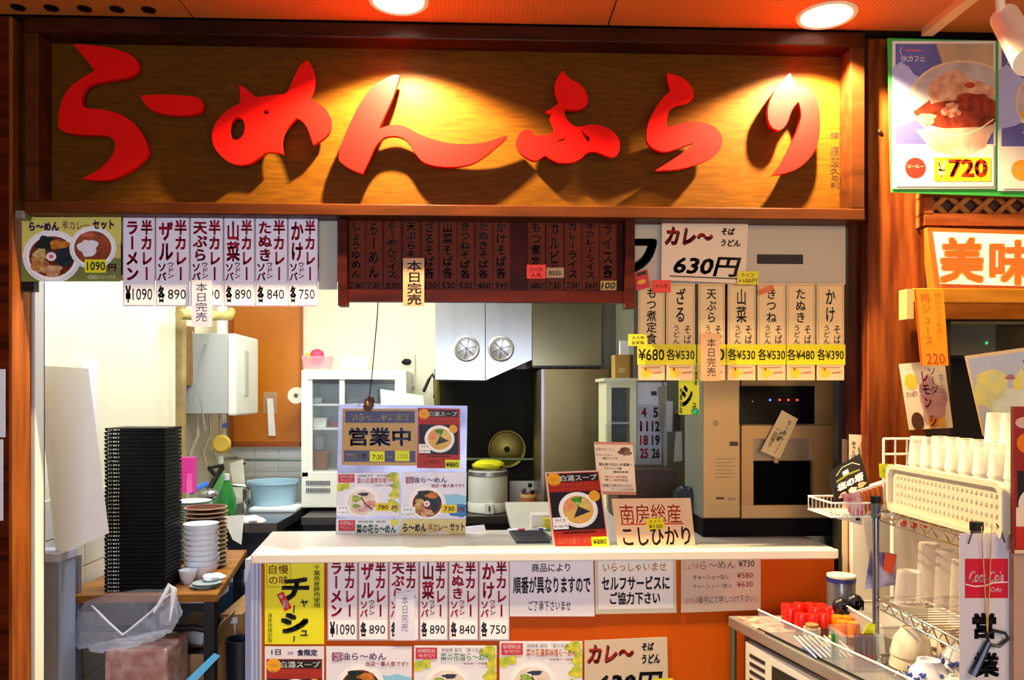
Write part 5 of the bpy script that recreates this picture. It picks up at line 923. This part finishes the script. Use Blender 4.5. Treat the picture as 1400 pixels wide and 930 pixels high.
#sheet('patterned_mat', 'red and white patterned mat on the near corner of the steel counter', 'mat', [(1005, 842, 2.5), (1048, 845, 2.5), (1070, 868, 2.3), (1034, 868, 2.3)], 2.5, '#b86050', [('b', 20, 20, 18, 10, '#d8b0a0', 2), ('b', 60, 40, 22, 12, '#e0c0b0', 3), ('b', 40, 75, 20, 12, '#d8b0a0', 5)]) if False else None
g = G(); g.slab([(A[0]+.02, 2.53), (A[0]+.17, 2.53), (A[0]+.16, 2.36), (A[0]+.05, 2.36)], SZ0, SZ0+.003, mat('#a84c3c', .4, h2='#d8b0a0', nscale=30)); top(g, 'patterned_mat', 'red and white patterned mat on the corner of the steel counter', 'mat')
gf = emp('glass_guard', 'low clear guard rail along the edge of the steel counter', 'guard', (.88, 2.2, SZ0))
ga = Vector((A[0]+.045, 2.4)); gb_ = Vector((B[0]+.02, 1.9)); gc_ = Vector((Cc[0]+.02, 1.0))
for a, b in ((ga, gb_), (gb_, gc_)):
    g = G(); g.hexa([(a.x, a.y, SZ0), (b.x, b.y, SZ0), (b.x, b.y, SZ0+.06), (a.x, a.y, SZ0+.06)], [(a.x+.003, a.y, SZ0), (b.x+.003, b.y, SZ0), (b.x+.003, b.y, SZ0+.06), (a.x+.003, a.y, SZ0+.06)], clear('#c8c8c8', .1)); build(g, 'glass_pane', gf)
    g = G(); g.tube([(a.x, a.y, SZ0+.06), (b.x, b.y, SZ0+.06)], .0028, mat('#f4ece0', .3)); build(g, 'top_bead', gf)
    g = G(); g.tube([(a.x, a.y, SZ0+.003), (b.x, b.y, SZ0+.003)], .003, BLACK); build(g, 'bottom_seal', gf)
def shaker(px_, py, capm, Y, lb, grp, r=.0165):
    c = V(px_, py, Y); H = c.z-SZ0; e = emp('seasoning_bottle', lb, 'bottle', (c.x, Y, SZ0), grp)
    g = G(); g.lathe((c.x, Y, SZ0), [(0, 0), (r*1.05, 0), (r*1.05, H-.045), (r*.9, H-.038)], mat('#7c3a22', .3, noise=.5, nscale=30), 18); build(g, 'jar', e, smooth=True)
    g = G(); g.lathe((c.x, Y, SZ0), [(r*1.08, H-.04), (r*1.08, H-.006), (r*.98, H), (0, H)], capm, 20); build(g, 'cap', e, smooth=True)
rm = mat('#e01a0c', .3, coat=.4); om = mat('#f47a0a', .3, coat=.4)
for px_, py, Y in [(1076, 826, 2.46), (1092, 825, 2.44), (1107, 825, 2.44), (1122, 826, 2.43), (1080, 832, 2.4), (1130, 830, 2.4), (1114, 831, 2.38), (1138, 835, 2.38), (1095, 839, 2.34), (1110, 840, 2.33), (1125, 839, 2.34)]:
    shaker(px_, py, rm, Y, 'seasoning bottle with a red cap on the steel counter', 'red-capped seasoning bottles')
for px_, py, Y in [(1145, 842, 2.33), (1160, 843, 2.32), (1152, 849, 2.26), (1167, 851, 2.24)]:
    shaker(px_, py, om, Y, 'seasoning bottle with an orange cap on the steel counter', 'orange-capped seasoning bottles')
def rnd(nm, lb, cat, px_, py, Y, r, m, bands=(), zb=None, parts=None):
    c = V(px_, py, Y); zb = SZ0 if zb is None else zb; H = c.z-zb; e = emp(nm, lb, cat, (c.x, Y, zb))
    g = G(); g.lathe((c.x, Y, zb), [(0, 0), (r, 0), (r, H-.004), (r*.96, H), (0, H)], m, 26); build(g, 'body', e, smooth=True)
    for (n_, a, b, k, mm) in bands: g = G(); g.lathe((c.x, Y, zb), [(r*k*.98, H*a), (r*k, H*a+.001), (r*k, H*b-.001), (r*k*.5, H*b), (0, H*b)], mm, 26); build(g, n_, e, smooth=True)
    return e
rnd('toothpick_jar', 'clear jar with a cork stopper in front of the red caps', 'jar', 1110, 858, 2.22, .024, clear('#c8c0a8', .5), [('cork', .86, 1.18, .72, mat('#b07c40', .8, noise=.2, nscale=60)), ('collar', .78, .86, .9, mat('#d0ccc0', .4))])
rnd('canister', 'silver canister with a dark blue rim behind the seasoning bottles', 'canister', 1150, 787, 2.47, .042, mat('#8c8c94', .25, .6, noise=.4, nscale=12), [('rim', .88, .97, 1.04, mat('#1c2474', .4)), ('lid', .97, 1.025, 1.02, mat('#dcd0ac', .5))])
def wrapped(px_, py, Y, lb, tx):
    g = G(); c = V(px_, py, Y); g.blob((c.x, Y, c.z), (.026, .02, .026), mat('#12101c', .35), 3, .05, 18); e = top(g, 'seasoning_tin', lb, 'tin', smooth=True)
    vs, fs = glyph(tx, .05, 2); g = G(); g.add([(c.x-.016+x*.032, Y-.031, c.z-.012+y*.032) for x, y in vs], fs, ink('#e8e8f0')); build(g, 'lettering', e); return e
wrapped(1150, 829, 2.36, 'black round pack with white lettering, left of two behind the red caps', '七')
wrapped(1168, 824, 2.38, 'black round pack with white lettering, right of two behind the red caps', '胡')
g = G()
for i in range(2): g.cyl((V(1151+5*i, 900, 2.05).x, 2.1, SZ0+.003), (V(1151+5*i, 900, 2.05).x, 2.1, SZ0+.075), .0055, .0055, mat('#187818', .3), 12)
top(g, 'green_bottles', 'green narrow bottles inside the clear holder', 'bottle', smooth=True)
for i in range(4):
    g = G(); x_ = V(1166+7*i, 900, 2.08).x; g.cyl((x_, 2.06, SZ0), (x_, 2.06, SZ0+.035), .0062, .0062, mat('#a0142c', .3), 12); g.cyl((x_, 2.06, SZ0+.035), (x_, 2.06, SZ0+.085), .006, .006, mat('#5c2430', .4), 12)
    top(g, 'sauce_tube', 'dark red narrow sauce tube in the row of four beside the green bottles', 'tube', 'dark red sauce tubes', smooth=True)
g = G(); xa, xb = X(1140, 2.1), X(1192, 2.08)
for q in ((xa, xb, 2.03, 2.033), (xa, xb, 2.13, 2.133), (xa, xa+.003, 2.03, 2.13), (xb-.003, xb, 2.03, 2.13)): g.box(*q, SZ0+.001, SZ0+.09, clear('#c8d0c8', .04))
top(g, 'clear_holder', 'clear plastic holder around the green and dark red bottles', 'holder')
g = G()
for i in range(9): x_ = X(1112+7*i, 2.12); g.tube([(x_-.02, 2.2, SZ0+.04), (x_, 2.1, SZ0+.012)], .0018, mat('#dcd4c4', .3), 6)
g.box(X(1108, 2.15), X(1150, 2.15), 2.13, 2.2, SZ0, SZ0+.01, mat('#3c4c9c', .5)); top(g, 'wire_basket', 'low white wire basket on a blue tray inside the guard rail', 'basket')
def tagy(lb, q, Y): return sheet('price_tag', lb, 'tag', q, Y, '#e6ec10', [('h', '¥100', 20, 35, 75, 65, '#98a00c', 0)])
tagy('yellow price tag tilted beside the rack post above the counter', [(1187, 852), (1197, 854), (1195, 882), (1178, 870)], 2.07)
# plastic bins
def obin(x0, x1, y0, y1, z0, z1, lb):
    g = G(); m = clear('#c8c4c0', .5, .3); t = .004
    a = [(x0+.015, y0+.015, z0), (x1-.015, y0+.015, z0), (x1-.015, y1-.015, z0), (x0+.015, y1-.015, z0)]; b = [(x0, y0, z1), (x1, y0, z1), (x1, y1, z1), (x0, y1, z1)]
    g.add(a+b, [(3, 2, 1, 0)]+[(i, (i+1) % 4, 4+(i+1) % 4, 4+i) for i in range(4)], m)
    o = top(g, 'storage_bin', lb, 'bin'); g = G(); g.tube([b[0], b[1], b[2], b[3], b[0]], .004, mat('#c8c0bc', .4), 6); build(g, 'rim', o); return o
obin(1.09, 1.21, 2.13, 2.4, SZ0, .872, 'frosted open bin nearest the canister behind the rack'); obin(1.22, 1.37, 2.13, 2.4, SZ0, .866, 'second frosted open bin behind the rack')

# ---- wire rack
RX0, RX1, RY0, RY1 = 1.045, 1.44, 1.65, 2.08
rk = emp('wire_rack', 'chrome wire shelving rack standing on the steel counter', 'rack', ((RX0+RX1)/2, (RY0+RY1)/2, SZ0))
ZT, ZM, ZL = 1.195, .965, .815
for (x_, y_) in ((RX0, RY0), (RX0, RY1), (RX1, RY0), (RX1, RY1)):
    g = G(); g.cyl((x_, y_, SZ0), (x_, y_, ZT+.025), .0085, .0085, mat('#8c8c98', .2, .9), 14); build(g, 'post', rk, smooth=True)
    g = G(); g.cyl((x_, y_, ZT-.02), (x_, y_, ZT+.035), .012, .0125, mat('#3c4654', .35), 14); g.cyl((x_, y_, ZT+.02), (x_, y_, ZT+.038), .0135, .0135, BLACK, 14); build(g, 'post_cap', rk, smooth=True)
for z in (ZT, ZM, ZL):
    sh_ = None; g = G(); cc = [(RX0, RY0), (RX0, RY1), (RX1, RY1), (RX1, RY0)]
    for i in range(4):
        a, b = cc[i], cc[(i+1) % 4]
        g.tube([(a[0], a[1], z), (b[0], b[1], z)], .0028, CHROME, 6); g.tube([(a[0], a[1], z-.024), (b[0], b[1], z-.024)], .0028, CHROME, 6)
        n = 9; pts = [(a[0]+(b[0]-a[0])*k/(2*n), a[1]+(b[1]-a[1])*k/(2*n), z-(.0 if k % 2 else .024)) for k in range(2*n+1)]; g.tube(pts, .002, CHROME, 5)
    sh_ = build(g, 'shelf', rk)
    g = G()
    for k in range(1, 20): y_ = RY0+(RY1-RY0)*k/20; g.tube([(RX0, y_, z+.001), (RX1, y_, z+.001)], .0014, CHROME, 4)
    for k in (1, 2): x_ = RX0+(RX1-RX0)*k/3; g.tube([(x_, RY0, z-.002), (x_, RY1, z-.002)], .002, CHROME, 4)
    stuffpart(build(g, 'wires', sh_))
# things on the top shelf
wt = emp('white_basket_tray', 'white perforated plastic tray standing on its side on the rack', 'tray', (1.075, 1.84, ZT+.003)); TM = mat('#d6cab0', .4)
def yz(y0, y1, z0, z1, x0, x1, m, name, par, bev=0): g = G(); g.box(x0, x1, y0, y1, z0, z1, m); return build(g, name, par, bev=bev)
ty0, ty1, tz0, tz1 = 1.6, 2.07, ZT+.003, ZT+.125
def rrect(y0, y1, z0, z1, r, n=5): return [(y0+(r if cx == 0 else -r)+(0 if cx == 0 else y1-y0)+r*cos(a), z0+(r if cz == 0 else -r)+(0 if cz == 0 else z1-z0)+r*sin(a)) for cx, cz, s_ in ((1, 1, 0), (0, 1, 1), (0, 0, 2), (1, 0, 3)) for a in [pi/2*s_+pi/2*i/n for i in range(n+1)]]
g = G(); o_ = rrect(ty0, ty1, tz0, tz1, .025); i_ = rrect(ty0+.012, ty1-.012, tz0+.012, tz1-.012, .018); n = len(o_)
vs = [(1.066, a, b) for a, b in o_]+[(1.066, a, b) for a, b in i_]+[(1.078, a, b) for a, b in i_]+[(1.082, a, b) for a, b in o_]
g.add(vs, [(j*n+i, j*n+(i+1) % n, (j+1)*n+(i+1) % n, (j+1)*n+i) for j in range(3) for i in range(n)]+[tuple(range(2*n, 3*n))], TM); build(g, 'tray_shell', wt)
g = G()
for i in range(24):
    for j in range(4): g.blob((1.077, ty0+.035+.0172*i, tz0+.028+.021*j), (.0035, .0042, .006), TM, 0, 0, 6)
stuffpart(build(g, 'dimples', wt, smooth=True))
CUP = clear('#f4f0e6', .3, .12)
def cup(x_, y_, z_, r, h, lb, grp, tall=1, dz=.018, first=None):
    if first: o = first
    else:
        g = G(); g.lathe((x_, y_, z_), [(0, h), (r*.76, h), (r*.8, h-.004), (r, .004), (r*1.06, .002), (r*1.06, 0), (r, 0)], CUP, 20); o = top(g, 'plastic_cup', lb, 'cup', grp, smooth=True)
    return o
c0 = cup(1.125, 1.64, ZT+.003, .024, .07, 'clear plastic cup upside down in the rows behind the white tray', 'cups stacked behind the white tray')
for ix in range(2):
    for iy in range(8):
        for k in range(7):
            if (ix, iy, k) == (0, 0, 0): continue
            dup(c0, (1.125+.056*ix, 1.64+.054*iy, ZT+.003+.021*k))
for iy in range(5):
    for k in range(2): dup(c0, (1.24, 1.66+.056*iy, ZT+.003+.021*(8+k)), label='clear plastic cup on the raised back row above the white tray', group='cups on the raised back row')
g = G(); g.box(1.21, 1.3, 1.62, 1.95, ZT+.003, ZT+.17, mat('#ebe6da', .5)); top(g, 'white_box', 'white box under the raised back row of clear cups', 'box', bev=.003)
gr = emp('wire_grid', 'small white wire grid behind the orange snack box on the rack', 'grid', (1.1, 2.1, ZT)); wgm = mat('#ece4d4', .4)
for i in range(4): x_ = X(1208+16*i, 2.12); g = G(); g.cyl((x_, 2.12, ZT-.02), (x_, 2.12, Z(600, 2.12, 1220)), .0024 if i else .0036, .0024 if i else .0036, wgm, 8); build(g, 'wire', gr)
for yy in (600, 621, 645): zz = Z(yy, 2.12, 1220); g = G(); g.cyl((X(1208, 2.12), 2.12, zz), (X(1265, 2.12), 2.12, zz), .0028, .0028, wgm, 8); build(g, 'wire', gr)
tagy('yellow price tag clipped on the white wire grid', [(1202, 634), (1221, 635), (1221, 655), (1203, 653)], 2.11)
# side basket with snacks
sb = emp('side_basket', 'white wire basket hooked on the far side of the rack', 'basket', (.97, 2.15, ZT-.05)); bx0, bx1, by0, by1, bz0, bz1 = X(1137, 2.1), X(1203, 2.1), 2.1, 2.25, Z(707, 2.1, 1170), Z(688, 2.1, 1170)
g = G()
for z in (bz0, bz1): g.tube([(bx0, by0, z), (bx1, by0, z), (bx1, by1, z), (bx0, by1, z), (bx0, by0, z)], .0026, wgm, 6)
build(g, 'frame', sb); g = G()
for i in range(13): x_ = bx0+(bx1-bx0)*i/12; g.tube([(x_, by0, bz1), (x_, by0, bz0), (x_, by1, bz0), (x_, by1, bz1)], .0013, wgm, 4)
stuffpart(build(g, 'wires', sb))
g = G(); g.tube([(bx1, by0, bz1), (RX0, RY1, bz1)], .0026, wgm, 6); build(g, 'hook', sb)
ORP = mat('#e07a1c', .4)
sn = emp('snack_box', 'orange ribbed snack tray with a pale top leaning in the side basket', 'box', (1.0, 2.15, bz0+.003))
a = [V(1152, 685, 2.11), V(1186, 690, 2.11), V(1186, 706, 2.11), V(1158, 704, 2.11)]; 
g = G(); g.hexa([V(1166, 676, 2.11), V(1221, 657, 2.13), V(1221, 684, 2.13), V(1178, 705, 2.11)], [V(1152, 676, 2.19), V(1208, 656, 2.22), V(1210, 690, 2.22), V(1160, 703, 2.19)], ORP); build(g, 'tray_body', sn)
g = G(); g.hexa([V(1166, 673, 2.108), V(1222, 655, 2.128), V(1222, 658, 2.128), V(1166, 677, 2.108)], [V(1160, 672, 2.2), V(1215, 654, 2.22), V(1215, 657, 2.22), V(1160, 676, 2.2)], mat('#ecd8c0', .5)); build(g, 'lid', sn)
for i in range(8):
    t = (i+.5)/8; p = V(1166, 677, 2.105).lerp(V(1221, 659, 2.125), t); q = V(1178, 704, 2.105).lerp(V(1221, 683, 2.125), t); g = G(); g.tube([p, q], .0026, mat('#b8541c', .5), 5); build(g, 'rib', sn)
sheet('snack_pack', 'black snack pack with white salt lettering beside the orange tray', 'pack', [(1134, 644, 2.16), (1176, 620, 2.16), (1190, 668, 2.13), (1143, 690, 2.13)], 2.15, '#14120e', [('b', 46, 42, 36, 30, '#24221a', 2), ('h', '塩の塔', 12, 48, 92, 70, '#f0eef4', .06, .1), ('p', [(36, 22), (54, 22), (54, 34), (36, 34)], '#e0d8e0'), ('s', [(14, 40), (50, 36), (86, 40)], 5, '#9c9430'), ('b', 24, 84, 12, 7, '#e0b498', 2), ('b', 52, 82, 12, 7, '#ecc8a8', 3), ('b', 80, 80, 12, 7, '#d89868', 4), ('s', [(16, 24), (38, 10), (70, 12), (90, 28)], 2, '#dcd8c0')], thick=.012)
g = G(); g.hexa([V(1150, 676, 2.1), V(1176, 672, 2.1), V(1182, 704, 2.1), V(1163, 704, 2.1)], [V(1150, 676, 2.14), V(1176, 672, 2.14), V(1182, 704, 2.14), V(1163, 704, 2.14)], mat('#b83850', .4, h2='#e0b8b0', nscale=40)); top(g, 'pink_pack', 'pink printed pack below the black snack pack in the basket', 'pack')
sheet('paper_sign', 'white paper with vertical purple lettering on the panel beside the post', 'notice', [(1161, 594), (1197, 596), (1197, 660), (1161, 660)], 2.545, '#d6c8ac', [('v', 'いらっ', 74, 12, 96, 96, '#5c2c64', .02), ('v', 'セルフ', 8, 10, 26, 70, '#7c3c84', .02), ('b', 52, 24, 9, 12, '#b8303c', 3), ('s', [(36, 26), (40, 44)], 6, '#3c6c4c')])
g = G(); g.hexa([V(1140, 702, 2.2), V(1180, 703, 2.2), V(1178, 718, 2.2), V(1140, 708, 2.2)], [V(1140, 702, 2.21), V(1180, 703, 2.21), V(1178, 718, 2.21), V(1140, 708, 2.21)], mat('#d8ccb0', .5)); g.px(1171, 706, 1176, 712, 2.195, .01, BLACK); top(g, 'label_card', 'pale card hanging under the side basket', 'card')
# middle shelf
def cupm(px_, y_, r, h, lb): g = G(); x_ = X(px_, y_); g.lathe((x_, y_, ZM+.003), [(0, h), (r*.78, h), (r*.82, h-.004), (r, .004), (r*1.06, .002), (r*1.06, 0), (r, 0)], clear('#ece0dc', .16, .12), 22); return top(g, 'plastic_cup', lb, 'cup', smooth=True)
cupm(1243, 2.0, .035, .085, 'short clear cup upside down at the left of the middle shelf'); cupm(1270, 2.03, .03, .15, 'tall clear cup stack behind the short cup on the middle shelf')
cupm(1296, 1.93, .032, .15, 'tall clear cup stack in the middle of the middle shelf'); cupm(1318, 1.82, .032, .15, 'tall clear cup stack beside the hanging white sign'); cupm(1330, 2.03, .03, .15, 'clear cup stack at the back of the middle shelf')
g = G(); g.hexa([V(1190, 752, 2.12), V(1226, 758, 2.12), V(1224, 800, 2.1), V(1182, 806, 2.1)], [V(1190, 752, 2.15), V(1226, 758, 2.15), V(1224, 800, 2.13), V(1182, 806, 2.13)], mat('#544c90', .3, h2='#c0b8d0', nscale=25)); g.hexa([V(1210, 756, 2.09), V(1226, 760, 2.09), V(1220, 786, 2.09), V(1208, 780, 2.09)], [V(1210, 756, 2.1), V(1226, 760, 2.1), V(1220, 786, 2.1), V(1208, 780, 2.1)], mat('#e8501c', .4)); top(g, 'snack_bag', 'blue and red snack bag behind the rack post', 'bag')
g = G(); g.box(X(1226, 2.4), X(1320, 2.4), 2.42, 2.44, SZ0, Z(700, 2.42, 1280), mat('#cfc6bc', .5)); 
for i in range(6): g.px(1232+14*i, 704, 1240+14*i, 722, 2.415, .005, mat('#a8342c', .5))
top(g, 'rear_board', 'pale board with red blocks standing behind the rack', 'board')
# bottom shelf bowls, upside down
def ubowl(px_, y_, r, h, m, lb, z=None, pat=None, grp=None):
    z = ZL+.003 if z is None else z; x_ = X(px_, y_); e = emp('bowl', lb, 'bowl', (x_, y_, z), grp)
    g = G(); g.lathe((x_, y_, z), [(0, h-.006), (r*.4, h-.006), (r*.42, h), (r*.5, h), (r*.54, h-.01), (r*.82, h*.6), (r, .004), (r, 0), (r-.003, 0)], m, 32); build(g, 'body', e, smooth=True)
    if pat:
        rn = random.Random(int(px_)); g = G()
        for i in range(22):
            a = 2*pi*i/22+rn.uniform(-.1, .1); t = .2+.5*(i % 3)/3+rn.uniform(0, .15); rr = r-(r-r*.56)*(t**1.5)*1.0; zz = z+.004+(h-.014)*t
            rr = r*(1-.18*t/.6) if t < .6 else r*(.82-.28*(t-.6)/.4)
            g.blob((x_+rr*cos(a)*1.0, y_+rr*sin(a), zz), (.006+rn.uniform(0, .004), .006, .005+rn.uniform(0, .003)), pat, i, .25, 8)
        stuffpart(build(g, 'painted_pattern', e))
    return e
CB = mat('#d9cbb0', .35, coat=.2); BP = mat('#34489c', .35); 
ubowl(1246, 1.98, .052, .07, CB, 'cream bowl upside down, lower of the stacked pair on the bottom shelf'); ubowl(1246, 1.98, .05, .07, CB, 'cream bowl upside down, upper of the stacked pair on the bottom shelf', z=ZL+.032)
ubowl(1270, 1.83, .05, .066, mat('#dcdce4', .3, coat=.2), 'white bowl with blue painted pattern in front of the cream pair', pat=BP)
ubowl(1291, 2.02, .048, .085, mat('#d8ccb4', .35, coat=.2), 'cream bowl with brown painted strokes behind the blue-patterned bowls', pat=mat('#6c4448', .4))
ubowl(1312, 1.9, .048, .08, mat('#dcdce4', .3, coat=.2), 'second blue-patterned bowl beside the hanging white sign', pat=BP)
ubowl(1312, 1.76, .045, .05, mat('#e4e2e0', .3, coat=.2), 'plain white bowl at the foot of the hanging white sign')
# hanging signs in front of the rack
YS = 1.615
hs = sheet('hanging_sign', 'tall white hanging sign with a red cola emblem and black open-for-business characters', 'sign', (1312, 730, 1385, 1010), YS, '#cfc6c6', [
    ('r', 1319, 764, 1378, 818, '#c41430'), ('s', [(1320, 799), (1332, 802), (1347, 801), (1358, 797), (1378, 796)], 1.5, '#f0dcdc'), ('h', 'Coca-Cola', 1325, 781, 1372, 796, '#f4e4e4', .012, .35), ('h', 'Coke', 1354, 803, 1369, 809, '#f4e4e4', .01, .3),
    ('h', '営', 1329, 838, 1362, 874, '#1c1c20', .05), ('h', '業', 1331, 892, 1366, 926, '#1c1c20', .05), ('h', '中', 1333, 944, 1366, 978, '#1c1c20', .05)])
g = G(); g.tube([V(1342, 720, YS-.008), V(1344, 760, YS-.006), V(1350, 866, YS-.01)], .0011, mat('#c89c54', .6), 5); g.tube([V(1356, 720, YS-.008), V(1353, 800, YS-.006), V(1350, 866, YS-.01)], .0011, mat('#c89c54', .6), 5); op = top(g, 'bottle_opener', 'dark steel bottle opener hanging on strings over the white sign', 'bottle opener')
DM = mat('#33343e', .3, .6)
g = G(); p, q = V(1352, 878, YS-.01), V(1330, 924, YS-.01); g.tube([q, q.lerp(p, .5), p], [.0085, .0075, .006], DM, 8); build(g, 'handle', op, smooth=True)
g = G(); g.tube([V(1352, 880, YS-.01), V(1349, 868, YS-.01), V(1357, 862, YS-.01), V(1374, 866, YS-.01), V(1379, 873, YS-.01), V(1366, 884, YS-.01), V(1352, 882, YS-.01)], .0035, DM, 8); build(g, 'opener_loop', op, smooth=True)
g = G(); g.tube([V(1324, 744, YS-.004), V(1330, 726, YS-.006), V(1338, 716, YS-.004)], .0012, BLACK, 5); g.tube([V(1374, 742, YS-.004), V(1368, 726, YS-.006), V(1362, 716, YS-.004)], .0012, BLACK, 5); build(g, 'wire_hook', hs)
sheet('poster', 'dark red ramen poster cut off by the right edge of the view', 'poster', (1387, 556, 1520, 757), 1.58, '#8c1c1c', [('e', 1402, 578, 14, 8, '#c8a090'), ('e', 1404, 606, 14, 14, '#d86c10'), ('r', 1391, 644, 1520, 694, '#141218'), ('e', 1412, 690, 20, 22, '#d8c8b8'), ('r', 1389, 694, 1402, 720, '#e0c8a8'), ('r', 1389, 720, 1520, 750, '#b8281c'), ('r', 1387, 752, 1520, 757, '#e0b490')])
g = G(); g.px(1386, 757, 1470, 1026, 1.6, .02, mat('#b08c74', .5)); g.px(1386, 556, 1520, 757, 1.585, .01, mat('#5c1414', .5)); top(g, 'poster_stand', 'tan board carrying the dark red poster at the right edge', 'stand')
